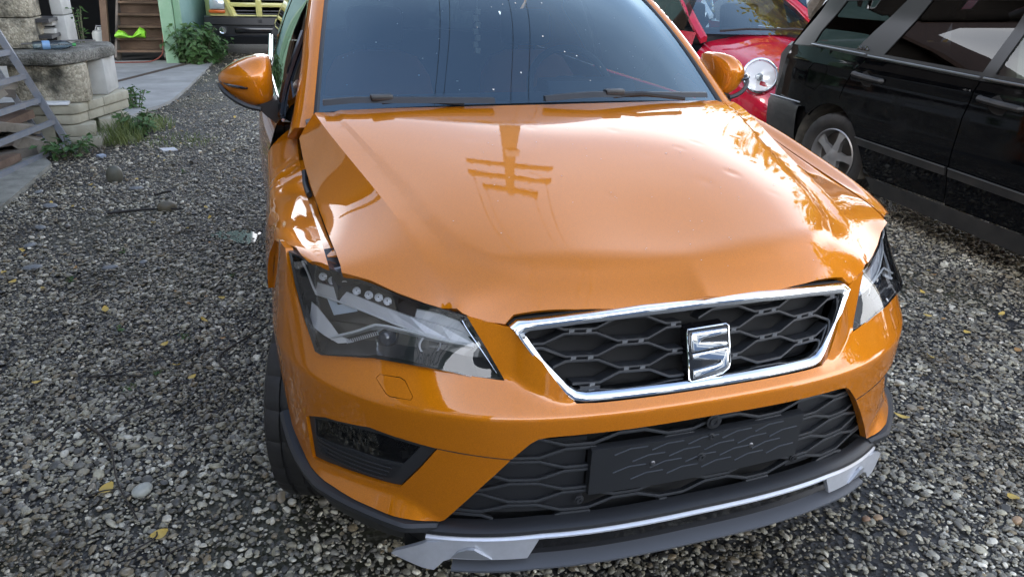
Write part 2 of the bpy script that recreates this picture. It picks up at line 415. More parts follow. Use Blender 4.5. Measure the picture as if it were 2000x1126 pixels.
(_exL, _ezL), (_exR, _ezR) = _edge(E_L), _edge(E_R)
DOME = np.vstack([[(.69, 1.3)], B_PTS[:, :2], [(.12, .14), (0, .138)]]); DOME = np.vstack([DOME, DOME[-2::-1] * [-1, 1]])
DENTS = [(.333, .505, .028, .0030), (.22, .46, .035, .0022), (.25, .66, .022, .0014), (.33, .70, .02, .0016), (.45, .70, .02, .0014), (.12, .62, .03, .0010), (-.25, .55, .016, .0012), (-.08, .42, .02, .0012),
         (.40, .40, .02, .0010), (.05, .30, .018, .0008), (.47, .60, .02, .0012), (-.35, .80, .03, .0012), (.10, .80, .025, .0010), (.52, .78, .018, .0012), (-.15, .85, .02, .0009), (.30, .25, .016, .0008)]
def zbon(x, y):
    x = np.asarray(x, float); y = np.asarray(y, float); ax = np.abs(x)
    yc = np.clip(y, .16, 1.158); xa = np.where(y < .16, .9, _ax(yc)); za = _az(yc)
    xe = np.where(x < 0, np.interp(y, _ey, _exL), np.interp(y, _ey, _exR)); ze = np.where(x < 0, np.interp(y, _ey, _ezL), np.interp(y, _ey, _ezR)); t = np.clip((ax - xa) / np.maximum(xe - xa, .02), -.2, 1.4)
    zo = za + (ze - za) * t - np.interp(y, [.16, .4, .8, 1.15], [.0, .005, .006, .004]) * np.sin(np.pi * np.clip(t, 0, 1)) * (1 - .35 * t)
    zi = zin(x, y); w = np.exp(-((ax - xa) / .10) ** 2) * np.clip((y - .15) / .04, 0, 1)
    z = np.where(ax <= xa, zi + (za - zin(xa, y)) * w, zo)
    q = np.stack([np.ravel(x), np.ravel(y)], 1); d = dist_poly(q, DOME) * np.where(inside(q, DOME), 1, -1); d = d.reshape(x.shape)
    wd = np.interp(y, [.1, .45, .8], [.022, .014, .007]); t = np.clip(d / wd * .5 + .5, 0, 1)
    z = z + (t * t * (3 - 2 * t) - .5) * np.interp(y, [.1, .3, .6], [.0095, .008, .006])
    for dx, dy, r, h in DENTS:
        rr = ((x - dx) ** 2 + (y - dy) ** 2) / (r * r * .45); z = z - h * .42 * np.exp(-rr) * (1 - .6 * rr)
    return z
def fbon(x, y): return np.stack([x, y, zbon(x, y)], -1)
_rear = spline([(-.806, 1.14), (-.754, 1.158), (-.55, 1.125), (-.3, 1.085), (0, 1.07), (.3, 1.085), (.55, 1.125), (.754, 1.158), (.806, 1.14)], 60)
def _half(E): return [tuple(p) for p in spline(E[:, :2], 24)[1:-1]] + [(.772, .352)] + [tuple(p) for p in F_PTS[1:, :2]] + [(.434, .128), (.3, .098), (.15, .072)]
bon_out = [tuple(p) for p in _rear] + _half(E_R) + [(0, .063)] + [(-a, b) for a, b in reversed(_half(E_L))]
ln = [A_D[:, :2], A_D[:, :2] * [-1, 1], B_PTS[:, :2] + [.008, 0], (B_PTS[:, :2] + [.008, 0]) * [-1, 1], B_PTS[:, :2] - [.006, 0], (B_PTS[:, :2] - [.006, 0]) * [-1, 1]]
BON = chart('bonnet', fbon, bon_out, ORANGE, CAR, lines=ln, step=.0125, flange=.016, ang=20, label='orange bonnet with small hail dents')
# bonnet specks (dust and droplets)
mb = MB(); rs = np.random.default_rng(3)
for k in range(70):
    x = rs.uniform(-.5, .6); y = rs.uniform(.12, .95); z = float(zbon(np.array([x]), np.array([y]))[0]); r = rs.choice([.0012, .0016, .002, .003], p=[.4, .35, .2, .05])
    mb.add([(x + r * math.cos(a), y + r * math.sin(a), z + .0006) for a in np.linspace(0, 5.2, 6)] + [(x, y, z + .0016)], [(i, (i + 1) % 6, 6) for i in range(6)])
o = mb.obj('dust_speck', mat('speck', (0.75, 0.68, 0.6), .6), CAR); o['kind'] = 'stuff'

# ---- front bumper
def fb(s, z): return bump(s, z)
def sx(x): return float(s_of_x(x))
lampo = [(1.165, .929), (1.114, .857), (1.04, .776), (.984, .733), (.961, .728)]
lampb = [(.90, .742), (.854, .748), (.786, .757), (.752, .754), (.645, .751), (.56, .741), (.488, .737)]
chrx = [(.478, .849), (.401, .783), (.345, .713), (.325, .697)]
bump_out = [(0, .633), (sx(.30), .630), (sx(.385), .628), (sx(.41), .623), (sx(.426), .612), (sx(.464), .572), (sx(.51), .514), (sx(.558), .451), (sx(.603), .389), (sx(.612), .384),
            (.698, .388), (.796, .394), (.915, .398), (1.02, .397), (1.055, .405), (1.142, .453), (1.187, .543), (1.25, .63), (1.32, .69), (1.40, .735),
            (1.375, .80), (1.34, .86), (1.306, .905), (1.25, .925)] + lampo + lampb + [(.536, .802), (.588, .866), (.53, .8565), (.492, .850)] + chrx + [(sx(.28), .695), (sx(.15), .695), (0, .695)]
fog = [(1.03, .540), (.985, .560), (.942, .576), (.801, .600), (.698, .592), (.632, .585), (.676, .523), (.728, .457), (.742, .455), (.845, .449), (.926, .441), (1.018, .424)]
jet = [(.796, .716), (.790, .724), (.737, .726), (.722, .722), (.694, .696), (.698, .690), (.750, .688), (.762, .692)]
cl = [[(s, .673 + d) for s in np.linspace(0, 1.36, 120)] for d in (-.008, -.003, .003, .008)]
vl = [[(sx(x), z + d) for x, z in zip(VX[1:7], VZ[1:7])] for d in (-.003, .003)]
ll = [[(sx(x), z) for x, z in [(.607, .382), (.66, .418), (.70, .434), (.78, .433), (.86, .420)]]]
BUMP = chart('front_bumper', fb, bump_out, ORANGE, CAR, holes=[fog, jet], lines=cl + vl + ll, step=.011, flange=.018, mirror='weld', ang=26)
def shrink(poly, d):
    p = np.asarray(poly, float); c = p.mean(0); v = c - p; l = np.linalg.norm(v, axis=1)[:, None]; return p + v / l * d
for mm in ('none', 'x'):
    chart('washer_cover', fb, shrink(jet, .0016), ORANGE, BUMP, step=.01, flange=.012, mirror=None if mm == 'none' else 'x')
# seam groove line from the fog surround to the lower grille
for sg in (1, -1):
    q = np.array([bump(s, z, -.0003) for s, z in polyline([(.634, .585), (.466, .571)], 16)]); q[:, 0] *= sg
    MB().tube(q, .0012, 5).obj('panel_seam', M_DARK, BUMP)

# ---- fog lamp surrounds
def fogpart(sg):
    mr = 'x' if sg < 0 else None
    def rec(d): return lambda s, z: bump(s, z, d)
    inner = [(1.000, .545), (.942, .563), (.877, .577), (.774, .585), (.675, .577), (.72, .520), (.780, .515), (.872, .512), (1.003, .492)]
    P = chart('fog_lamp_surround', rec(.008), shrink(fog, .002), M_TRIM, CAR, holes=[inner], step=.014, flange=.03, mirror=mr)
    chart('louvre', rec(.0055), [(1.002, .486), (.872, .506), (.78, .509), (.725, .512), (.755, .470), (.845, .462), (.926, .454), (1.005, .442)], M_BLACK, P, step=.02, flange=.004, mirror=mr)
    for k in range(4):
        q = np.array([bump(s, .502 - .012 * k - .02 * (s - .72) / .28 * .5, .004) for s in np.linspace(.75 + .008 * k, .99, 10)]); q[:, 0] *= sg
        MB().tube(q, .0016, 5).obj('louvre_rib', M_BLACK, P)
    b = bump(np.array(.962), np.array(.470), .004); n = np.array([.75, -.6, 0]); n /= np.linalg.norm(n)
    mb = MB(); mb.tube([b - n * .004 * 0, b + n * .004], .0105, 18); mb.tube([b + n * .003, b + n * .0055], .008, 18)
    o = mb.obj('parking_sensor', M_BLACK, P)
    if sg < 0:
        for v in o.data.vertices: v.co.x *= -1
    # fog lamp: dark bowl, reflector shards, clear lens
    chart('lamp_bowl', rec(.035), inner, M_GLOSS, P, step=.02, mirror=mr)
    for pts in ([(.985, .548), (.955, .556), (.935, .545), (.972, .540)], [(.765, .582), (.70, .578), (.715, .555), (.735, .540), (.745, .56)], [(.93, .558), (.86, .571), (.80, .578), (.80, .574), (.86, .566), (.93, .552)]):
        q = [bump(np.array(s), np.array(z), .02) * [sg, 1, 1] for s, z in pts]
        MB().prism(q, (0, .006, 0)).obj('reflector', M_CHROME, P, smooth=False)
    chart('lamp_lens', rec(.011), inner, M_LENS, P, step=.02, mirror=mr)
fogpart(1); fogpart(-1)

# ---- upper grille: chrome frame, bars, tabs, backing, emblem
def gy(x, z): return .002 + (z - .70) * .33 + .30 * x * x
def chrome_loop(o, i):
    """o, i: outer and inner half outlines (x,z) from top centre to bottom centre"""
    full = lambda h: [tuple(p) for p in h] + [(-a, b) for a, b in reversed(h[1:-1])]
    O, I = np.array(full(o)), np.array(full(i))
    O = densify(O, .02); I = densify(I, .02) if False else None
    return O
go = [(0, .889), (.15, .885), (.3, .874), (.429, .8615), (.4455, .850), (.401, .785), (.345, .714), (.326, .698), (.30, .694), (.15, .698), (0, .700)]
gi = [(0, .869), (.15, .865), (.3, .855), (.405, .8435), (.4165, .838), (.381, .784), (.330, .727), (.315, .717), (.295, .713), (.15, .717), (0, .719)]
mb = MB()
def fullh(h): return [tuple(p) for p in h] + [(-a, b) for a, b in reversed(h[1:-1])]
Oq = []; Iq = []
fo, fi = fullh(go), fullh(gi)
for k in range(len(fo)):
    k2 = (k + 1) % len(fo); n = max(1, int(math.hypot(fo[k2][0] - fo[k][0], fo[k2][1] - fo[k][1]) / .02))
    for j in range(n):
        t = j / n; Oq.append((fo[k][0] * (1 - t) + fo[k2][0] * t, fo[k][1] * (1 - t) + fo[k2][1] * t)); Iq.append((fi[k][0] * (1 - t) + fi[k2][0] * t, fi[k][1] * (1 - t) + fi[k2][1] * t))
rings = []
for (ox, oz), (ix, iz) in zip(Oq, Iq):
    def P(t, d): x = ox * (1 - t) + ix * t; z = oz * (1 - t) + iz * t; return (x, gy(x, z) + d, z)
    rings.append([P(0, .014), P(0, -.004), P(.10, -.0085), P(.45, -.0095), P(.88, -.006), P(1, .000), P(1, .02)])
rings.append(rings[0])
GF = MB().loft(rings, closed=False, cap=False).obj('grille_frame', M_CHROME, CAR, ang=40)
# dark gasket line between bonnet and frame
mb = MB(); q = [(x, gy(x, z) + .018, z - .002) for x, z in polyline(fullh(go)[-4:] + fullh(go)[:5], 60)]
mb.tube(q, .005, 6).obj('gasket', M_DARK, CAR)
# backing
mb = MB(); pk = [(x, gy(x, z) + .055, z) for x, z in fullh([(a * 1.0, b) for a, b in go])]
mb.add(pk, [tuple(range(len(pk)))]).obj('grille_backing', M_DARK, GF, smooth=False)
def gridbars(name, parent, rows, z0, pitch, amp, period, half, yf, xr, zr, depth, th, phase=0., clip=None, m=M_BLACK):
    """zigzag bars that together make long hexagons"""
    for r in range(rows):
        z = z0 + r * pitch; ph = phase + (r % 2) * .5
        xs = np.arange(-xr, xr + .001, .004)
        u = ((xs / period + ph) % 1.0)
        def tri(u):  # flat-slope-flat-slope
            fl = half
            return np.interp(u, [0, fl / 2, .5 - fl / 2, .5 + fl / 2, 1 - fl / 2, 1], [1, 1, -1, -1, 1, 1])
        zz = z + amp * tri(u) + zr(xs)
        runs = []; cur = []
        for x, q in zip(xs, zz):
            if clip(x, q): cur.append((x, q))
            else:
                if len(cur) > 4: runs.append(cur)
                cur = []
        if len(cur) > 4: runs.append(cur)
        for run in runs:
            v = []; f = []
            keep = [run[0]]
            for a, b, c in zip(run, run[1:], run[2:]):
                if abs((b[1] - a[1]) - (c[1] - b[1])) > 1e-5 or abs(b[0] - keep[-1][0]) > .03: keep.append(b)
            keep.append(run[-1])
            rg = []
            for x, q in keep:
                y = yf(x, q); rg.append([(x, y, q + th), (x, y - .001, q), (x, y, q - th), (x, y + depth, q - th * 1.6 - .004), (x, y + depth, q + th * .2 - .004)])
            MB().loft(rg).obj(name, m, parent, ang=25)
def clip_up(x, z):
    return abs(x) < np.interp(z, [.717, .73, .784, .838, .845], [.318, .334, .384, .418, .41]) and z < np.interp(abs(x), [0, .15, .3, .405, .43], [.868, .864, .854, .842, .838]) and z > np.interp(abs(x), [0, .15, .3, .33], [.720, .718, .714, .73]) and not (abs(x) < .056 and .706 < z < .842)
PER = .235
gridbars('grille_bar', GF, 7, .706, .0285, .0098, PER, .30, lambda x, z: gy(x, z) + .012, .43, lambda x: -.10 * x * x * 0 , .034, .0034, .25, clip_up, M_TRIM)
tabm = MB().box((0, .006, 0), (.0125, .014, .0115)).obj('grille_tab', mat('tab_grey', (.13, .135, .14), .4), GF, smooth=False); first = True
for r in range(0, 7):
    zm = .706 + (r + .5) * .0285
    for c in range(-3, 4):
        for ph in (0,):
            # columns where bar r is low-high adjacent
            x = (c + (.25 if r % 2 == 0 else -.25)) * PER
            x = (c * .5) * PER + 0
            u = ((x / PER + .25 + (r % 2) * .5) % 1.0)
            up = np.interp(u, [0, .15, .35, .65, .85, 1], [1, 1, -1, -1, 1, 1])
            for xx in (x + PER * .25 - .019, x + PER * .25 + .019):
                uu = ((xx / PER + .25 + (r % 2) * .5) % 1.0); t1 = np.interp(uu, [0, .15, .35, .65, .85, 1], [1, 1, -1, -1, 1, 1])
                if t1 > .9 and clip_up(xx, zm - .004) and clip_up(xx, zm + .004):
                    p = (xx, gy(xx, zm) + .012, zm)
                    if first: tabm.location = p; first = False
                    else: inst(tabm, GF, p)
EMS = lambda z: (z - .772) * .86 + .774
# emblem: black shield base with a chrome S cut in two
EM = MB()
sh = [(-.050, .835), (.044, .838), (.050, .833), (.051, .742), (.046, .727), (.030, .716), (-.046, .706), (-.051, .711), (-.052, .826)]
sh = [(x * 1.04, EMS(z)) for x, z in sh]
EM = EM.prism([(x, gy(0, z) - .004, z) for x, z in sh], (0, .03, 0)).obj('emblem', M_GLOSS, CAR, smooth=False, label='chrome letter S emblem on a black shield')
mb = MB(); q = [(x * 1.02, gy(0, z) - .005, (z - .772) * 1.02 + .772) for x, z in sh]; mb.tube(q + q[:2], .0018, 6, cap=False).obj('emblem_rim', M_CHROME, EM)
up_s = [(-.044, .781), (-.044, .822), (-.040, .8285), (.043, .8305), (.043, .8165), (-.012, .812), (-.021, .808), (-.024, .803), (.042, .797), (.043, .786)]
lo_s = [(-.044, .7765), (.044, .7825), (.0445, .740), (.040, .728), (.028, .721), (-.043, .7145), (-.043, .7345), (.012, .742), (.024, .746), (.026, .752), (-.043, .7625)]
for pl in ([(x * 1.06, EMS(z)) for x, z in up_s], [(x * 1.06, EMS(z)) for x, z in lo_s]):
    bm = bmesh.new()
    vs = [bm.verts.new((x, gy(0, z) - .012, z)) for x, z in pl]; f = bm.faces.new(vs)
    r = bmesh.ops.extrude_face_region(bm, geom=[f]); bmesh.ops.translate(bm, verts=[v for v in r['geom'] if isinstance(v, bmesh.types.BMVert)], vec=(0, .009, 0))
    bmesh.ops.recalc_face_normals(bm, faces=bm.faces[:])
    bmesh.ops.bevel(bm, geom=[e for e in bm.edges if all(v.co.y < gy(0, v.co.z) - .010 for v in e.verts)], offset=.0028, segments=3, affect='EDGES', profile=.5)
    me = bpy.data.meshes.new('emblem_letter'); bm.to_mesh(me); bm.free(); me.shade_smooth(); me.set_sharp_from_angle(angle=math.radians(50)); me.materials.append(M_CHROME)
    link(bpy.data.objects.new('emblem_letter', me), EM)

# ---- lower grille
def ly(x, z):
    b = bump(np.asarray(s_of_x(abs(x))), np.asarray(z)); return float(b[1]) + .022
def clip_lo(x, z):
    return abs(x) < np.interp(z, [.385, .451, .514, .572, .612, .628], [.606, .56, .512, .466, .428, .40]) and z < .630 - .012 * (abs(x) / .4) ** 4 and z > .398 - .012 * (abs(x) / .55) ** 2
LG = MB(); pk = [(x, ly(x, z) + .035, z) for x, z in fullh([(0, .640), (.2, .638), (.42, .63), (.48, .57), (.56, .47), (.62, .35), (.3, .355), (0, .36)])]
LG = LG.add(pk, [tuple(range(len(pk)))]).obj('lower_grille', M_DARK, CAR, smooth=False)
M_MESHB = mat('grille_black', (0.032, 0.0345, 0.038), 0.34)
gridbars('grille_bar', LG, 9, .388, .0300, .0098, .245, .26, ly, .62, lambda x: 0 * x, .018, .0042, .25, clip_lo, M_MESHB)
# shallow filled cells behind the outer hexagons
mb = MB()
for (x0, x1) in ((-.60, -.285), (.285, .60)):
    q = []
    for x in np.linspace(x0, x1, 12):
        for z in (.40, .60):
            zt = min(z, np.interp(abs(x), [.42, .466, .512, .56, .606], [.60, .572, .514, .451, .398])); q.append((x, ly(x, zt) + .014, zt))
    MB().add(q, [(2 * i, 2 * i + 1, 2 * i + 3, 2 * i + 2) for i in range(11)]).obj('cell_backing', M_BLACK, LG)
# plate holder
PH = MB()
def py_(x, z): return -.009 + .14 * x * x + (.52 - z) * .02
rows_ = []
for x in np.linspace(-.283, .283, 20):
    rows_.append([(x, py_(x, z) + dy, z) for z, dy in ((.453, .012), (.455, .0), (.577, .0), (.579, .004), (.579, .022))])
PH = PH.loft(rows_, closed=False, cap=False)
for sx_ in (-.283, .283): PH.add([(sx_, py_(sx_, .455) + d, z) for d, z in ((0, .455), (0, .577), (.02, .577), (.02, .455))], [(0, 1, 2, 3)])
PH = PH.obj('plate_holder', mat('holder_black', (.019, .0205, .023), .36), LG, ang=40)
for r in range(5):
    for c in range(-3, 4):
        x = (c + (.5 if r % 2 else 0)) * .092; z = .468 + r * .0245
        pts = [(x - .044, z - .009), (x - .006, z + .003), (x + .036, z + .003)]
        if all(abs(a) < .27 and .459 < b < .573 for a, b in pts):
            MB().tube([(a, py_(a, b) - .0004, b) for a, b in pts], .0022, 5).obj('embossed_rib', M_MESHB, PH)
def bolt(x, z, y, r, par, name='bolt', m=M_BOLT):
    mb = MB(); mb.lathe([(0, r * 1.5), (-.002, r * 1.5), (-.003, r), (-.006, r), (-.006, r * .45), (-.003, r * .4), (-.003, 0.0005)], 18, (x, y, z), 'Y'); return mb.obj(name, m, par)
bolt(-.004, .514, py_(0, .51), .0085, PH, m=M_TRIM); bolt(-.13, .52, py_(-.13, .5), .004, PH); bolt(.135, .52, py_(.13, .5), .004, PH); bolt(.016, .568, py_(0, .56), .006, PH, m=M_TRIM)
bolt(.02, .606, ly(0, .6) - .008, .013, LG, 'front_camera', M_BLACK)
for x in (-.30, .29): bolt(x, .437, ly(x, .43) - .004, .008, LG, m=M_BLACK)

# ---- lower strips: grey band, silver skid plate, black gap, lip
def sweep(name, prof, s0, s1, m, n=60, par=CAR, both=True, ang=35, zf=None):
    """prof: list of (outward offset d, z) ; swept along the bumper plan from -s1..s1"""
    ss = np.linspace(-s1, s1, n) if both else np.linspace(s0, s1, n)
    rg = []
    for s in ss:
        a = abs(s); sg = -1 if s < 0 else 1
        x = np.interp(a, PS, PXY[:, 0]); y = np.interp(a, PS, PXY[:, 1]); nx = np.interp(a, PS, PN[:, 0]); ny = np.interp(a, PS, PN[:, 1])
        dz = zf(a) if zf else 0.
        rg.append([(sg * (x + nx * d), y + ny * d, z + dz) for d, z in prof])
    return MB().loft(rg).obj(name, m, par, ang=ang)
zl = lambda a: float(np.interp(a, [0, .4, .62, .72], [0, -.003, -.022, -.03]))
SK = sweep('lower_trim', [(.03, .398), (.002, .397), (-.010, .389), (-.012, .381), (.03, .380)], 0, .665, M_BLACK, zf=zl)
sweep('skid_plate', [(.02, .3795), (-.004, .379), (-.014, .371), (-.014, .367), (-.004, .360), (.02, .359)], 0, .66, M_SATIN, zf=zl)
sweep('lower_intake', [(.04, .360), (.014, .359), (.014, .299), (.04, .299)], 0, .60, M_GLOSS, zf=zl)
sweep('front_lip', [(.03, .303), (.012, .302), (-.018, .287), (-.018, .282), (-.004, .274), (.03, .272)], 0, .60, mat('lip_sky_grey', (.075, .08, .09), .45), zf=zl)  # grey lightened to paint in the sky's sheen on the lip
for k in range(-3, 4):
    pass
# silver corner blades with the towing-cover hollow
for sg in (1, -1):
    def fs(s, z, d=0.):
        x = np.interp(s, PS, PXY[:, 0]) + np.interp(s, PS, PN[:, 0]) * d; y = np.interp(s, PS, PXY[:, 1]) + np.interp(s, PS, PN[:, 1]) * d
        return np.stack([x * sg, y, z + 0 * s], -1)
    def blade(s, z):
        s = np.asarray(s); z = np.asarray(z)
        d = np.interp(s, [.42, .60, .66, .745], [-.008, -.012, -.020, -.024])
        return fs(s, z, d)
    ol = [(.400, .357), (.46, .356), (.53, .353), (.600, .346), (.655, .338), (.735, .292), (.742, .283), (.668, .262), (.640, .258), (.618, .286), (.60, .295), (.50, .301), (.425, .305)]
    chart('tow_wedge', lambda s, z: fs(s, z, -.0125 - .008 * np.clip((z - .302) / .03, 0, 1)), [(.505, .3035), (.600, .2985), (.585, .318), (.562, .333), (.545, .334)], mat('dark_satin', (.40, .42, .45), .35, .5), CAR, step=.01, flange=.008, flip=(sg < 0))
    chart('skid_corner', blade, ol, M_SATIN, CAR, step=.008, flange=.012, ang=24, flip=(sg < 0))
# black side cladding below the painted bumper
for sg in (1, -1):
    rg = []
    for s in np.linspace(.635, 1.22, 36):
        x = np.interp(s, PS, PXY[:, 0]); y = np.interp(s, PS, PXY[:, 1]); nx = np.interp(s, PS, PN[:, 0]); ny = np.interp(s, PS, PN[:, 1])
        zt = np.interp(s, [.60, .70, .80, .92, 1.02, 1.08, 1.22], [.376, .384, .390, .394, .393, .40, .455]); dd = -.022 * np.interp(s, [.6, .64, .70, .95, 1.05, 1.2], [-.4, -.3, 1, .9, .3, 0.0])
        zb = np.interp(s, [.60, .70, .85, 1.0, 1.22], [.258, .255, .25, .25, .28]); ins = np.interp(s, [.6, .7, .78, .9, 1.22], [.06, .06, .05, .05, .04])
        rg.append([(sg * (x + nx * d), y + ny * d, z) for d, z in ((.04, zt + .002), (dd - .004, zt), (dd - .012, zt - .006), (dd - .010, zt - .020), (dd + .012 + np.interp(s, [.6, .7, .8], [.03, .03, 0]), zt - .034), (ins - .01, zb + .02), (ins + .01, zb), (ins + .06, zb))])
    MB().loft(rg).obj('bumper_cladding', M_TRIM, CAR, ang=30)
# undertray / dark engine bay so nothing shows through
mb = MB(); mb.box((0, .68, .40), (1.36, 1.02, .28)); mb.box((0, .80, .68), (1.30, .95, .36)); mb.box((0, .42, .68), (.84, .48, .26)); mb.obj('engine_bay', M_DARK, CAR, smooth=False)
# ---- headlights
LENS_PTS = np.array([(.527, .165, .862), (.464, .09, .739), (.515, .108, .735), (.57, .13, .75), (.622, .152, .758), (.674, .184, .76), (.725, .217, .762), (.779, .256, .753), (.834, .302, .741), (.846, .318, .744),
                     (.862, .39, .80), (.873, .45, .86), (.880, .50, .925), (.82, .415, .918), (.765, .36, .908), (.713, .309, .902), (.662, .26, .890), (.61, .218, .880), (.558, .183, .869)])
F_LENS = tps_fit(LENS_PTS[:, [0, 2]], LENS_PTS[:, 1], 1e-4)
lens_out = [tuple(p) for p in LENS_PTS[[0, 18, 17, 16, 15, 14, 13, 12, 11, 10, 9, 8, 7, 6, 5, 4, 3, 2, 1]][:, [0, 2]]]
M_REFL = mat('lamp_reflector', (0.90, 0.92, 0.95), 0.2, 0.2)
M_LGUIDE = mat('light_guide', (0.75, 0.78, 0.80), 0.18, 0.0, coat=.5)
M_LGREY = mat('lamp_grey', (0.62, 0.64, 0.67), 0.25, 0.1, coat=.4)
def headlight(sg):
    HL = MB(); mr = 'x' if sg < 0 else None
    # bowl: back wall and side walls following the outline
    ol = densify(lens_out, .02); n = len(ol)
    fr = [(sg * x, tps(F_LENS, np.array([x]), np.array([z]))[0] + .004, z) for x, z in ol]
    c = np.mean(ol, 0); bk = []
    for x, z in ol:
        x2 = x + (c[0] - x) * .10 - .02; z2 = z + (c[1] - z) * .12; bk.append((sg * x2, tps(F_LENS, np.array([x]), np.array([z]))[0] + .085, z2))
    v = fr + bk; f = [(k, (k + 1) % n, n + (k + 1) % n, n + k) for k in range(n)] + [tuple(range(n, 2 * n))]
    HL.add(v, f); HL = HL.obj('headlight', mat('lamp_bowl_grey', (.06, .062, .066), .2, coat=.5), CAR, smooth=False)
    def lens_fn(d): return lambda x, z: np.stack([x, tps(F_LENS, x, z) + d, z], -1)
    # black seal frame round the lens
    s1 = shrink(ol, -.0005); s2 = shrink(ol, .007)
    chart('seal', lens_fn(-.0005), s1, M_GLOSS, HL, holes=[s2], step=.012, edge=.012, mirror=mr, flange=.012)
    def plate(name, pts, m, d=(0, .006, 0)):
        MB().prism([(sg * x, y, z) for x, y, z in pts], d).obj(name, m, HL, smooth=False)
    led = [(.81, .416, .886), (.791, .395, .882), (.766, .37, .879), (.742, .343, .872), (.718, .319, .869), (.698, .302, .868), (.681, .286, .864)]
    for k, (x, y, z) in enumerate(led):
        mb = MB(); mb.lathe([(.004, .0015), (.004, .004), (-.001, .0085), (-.002, .0095), (.001, .0100), (.009, .0075)], 10, (sg * x, y, z), 'Y'); mb.box((sg * x + .005, y - .001, z - .004), (.007, .004, .003), (0, .4, .3))
        mb.obj('led_reflector', M_REFL, HL, smooth=False)
    g1 = [(.823, .422, .869), (.781, .377, .869), (.74, .333, .861), (.69, .284, .851), (.64, .242, .841), (.579, .202, .83), (.533, .178, .819), (.509, .159, .794), (.561, .18, .801), (.613, .208, .812), (.663, .244, .822), (.702, .279, .831), (.763, .34, .842), (.83, .416, .846)]
    for a, b in zip(range(0, 6), range(13, 7, -1)): plate('light_guide', [g1[a], g1[a + 1], g1[b - 1], g1[b]], M_LGREY)
    plate('light_guide', [g1[6], g1[7], g1[8]], M_LGUIDE) if False else None
    def tubeb(name, pts, r, m, dy=0.):
        q = spline([(sg * x, y + dy, z) for x, y, z in pts], 24) if len(pts) > 2 else [(sg * x, y + dy, z) for x, y, z in pts]
        MB().tube(q, r, 6).obj(name, m, HL)
    tubeb('light_line', [g1[k] for k in (13, 12, 11, 10, 9, 8, 7)], .0028, M_LGUIDE, -.003)
    tubeb('light_line', [(.852, .471, .908), (.843, .445, .890), (.836, .42, .868), (.829, .410, .848)], .0028, M_LGUIDE)
    ch = [(.84, .417, .823), (.827, .396, .816), (.815, .37, .804), (.803, .347, .792), (.79, .32, .776), (.762, .288, .77), (.794, .312, .76), (.823, .348, .768), (.851, .392, .78)]
    plate('reflector', [ch[0], ch[1], ch[2], ch[3], ch[7], ch[8]], M_REFL); plate('reflector', [ch[3], ch[4], ch[5], ch[6], ch[7]], M_REFL)
    plate('projector_window', [(.806, .402, .838), (.774, .368, .837), (.744, .334, .832), (.744, .332, .826), (.795, .366, .807)], mat('lamp_blue', (.55, .66, .80), .15, .2))
    tubeb('light_line', [(.808, .326, .771), (.76, .294, .793), (.722, .275, .812), (.712, .270, .816), (.700, .262, .817), (.685, .252, .817), (.644, .222, .814), (.583, .186, .804), (.515, .156, .793)], .0032, M_LGUIDE)
    gp = polyline([(.808, .334, .763), (.76, .302, .785), (.712, .279, .807), (.685, .260, .809), (.644, .230, .806), (.583, .194, .797), (.515, .164, .786)], 14)
    for a, b in zip(gp, gp[1:]): plate('gull_wing', [a, b, b + [0, .01, -.010], a + [0, .01, -.010]], M_LGREY)
    for k in range(16):
        t = k / 15; p = np.array([.775, .295, .770]) * (1 - t) + np.array([.71, .262, .799]) * t
        MB().box((sg * p[0], p[1], p[2]), (.0022, .006, .007), (0, .3 * sg, 0)).obj('rib', M_REFL, HL, smooth=False)
    mb = MB(); mb.lathe([(.02, .030), (.0, .030), (-.001, .026)], 24, (sg * .684, .270, .776), 'Y'); mb.obj('projector_ring', M_CHROME, HL)
    mb = MB(); mb.lathe([(.0, .0265), (-.006, .024), (-.012, .017), (-.016, .009), (-.017, .0005)], 24, (sg * .684, .272, .776), 'Y'); mb.obj('projector_lens', mat('projector_glass', (.02, .03, .05), .03, coat=1.0), HL)
    mb = MB(); mb.lathe([(.02, .026), (.0, .026), (-.001, .022)], 24, (sg * .60, .216, .778), 'Y'); mb.obj('projector_ring', M_LGREY, HL)
    plate('shroud', [(.621, .248, .853), (.575, .22, .849), (.536, .197, .836), (.514, .176, .806), (.552, .192, .810), (.632, .238, .824)], M_LGREY)
    plate('shroud', [(.60, .215, .752), (.66, .25, .757), (.73, .30, .759), (.80, .352, .752), (.80, .372, .79), (.73, .32, .795), (.66, .27, .79), (.60, .235, .79)], mat('lamp_shroud', (.03, .032, .034), .2, coat=.5))
    tubeb('light_line', [(.537, .174, .850), (.527, .160, .83), (.498, .130, .783), (.476, .106, .746)], .0018, M_CHROME)
    tubeb('light_line', [(.527, .174, .850), (.517, .160, .828), (.489, .130, .783)], .0012, M_CHROME)
    chart('lens', lens_fn(.0005), shrink(ol, .0035), M_LENS, HL, step=.012, mirror=mr)
    return HL
headlight(1); headlight(-1)
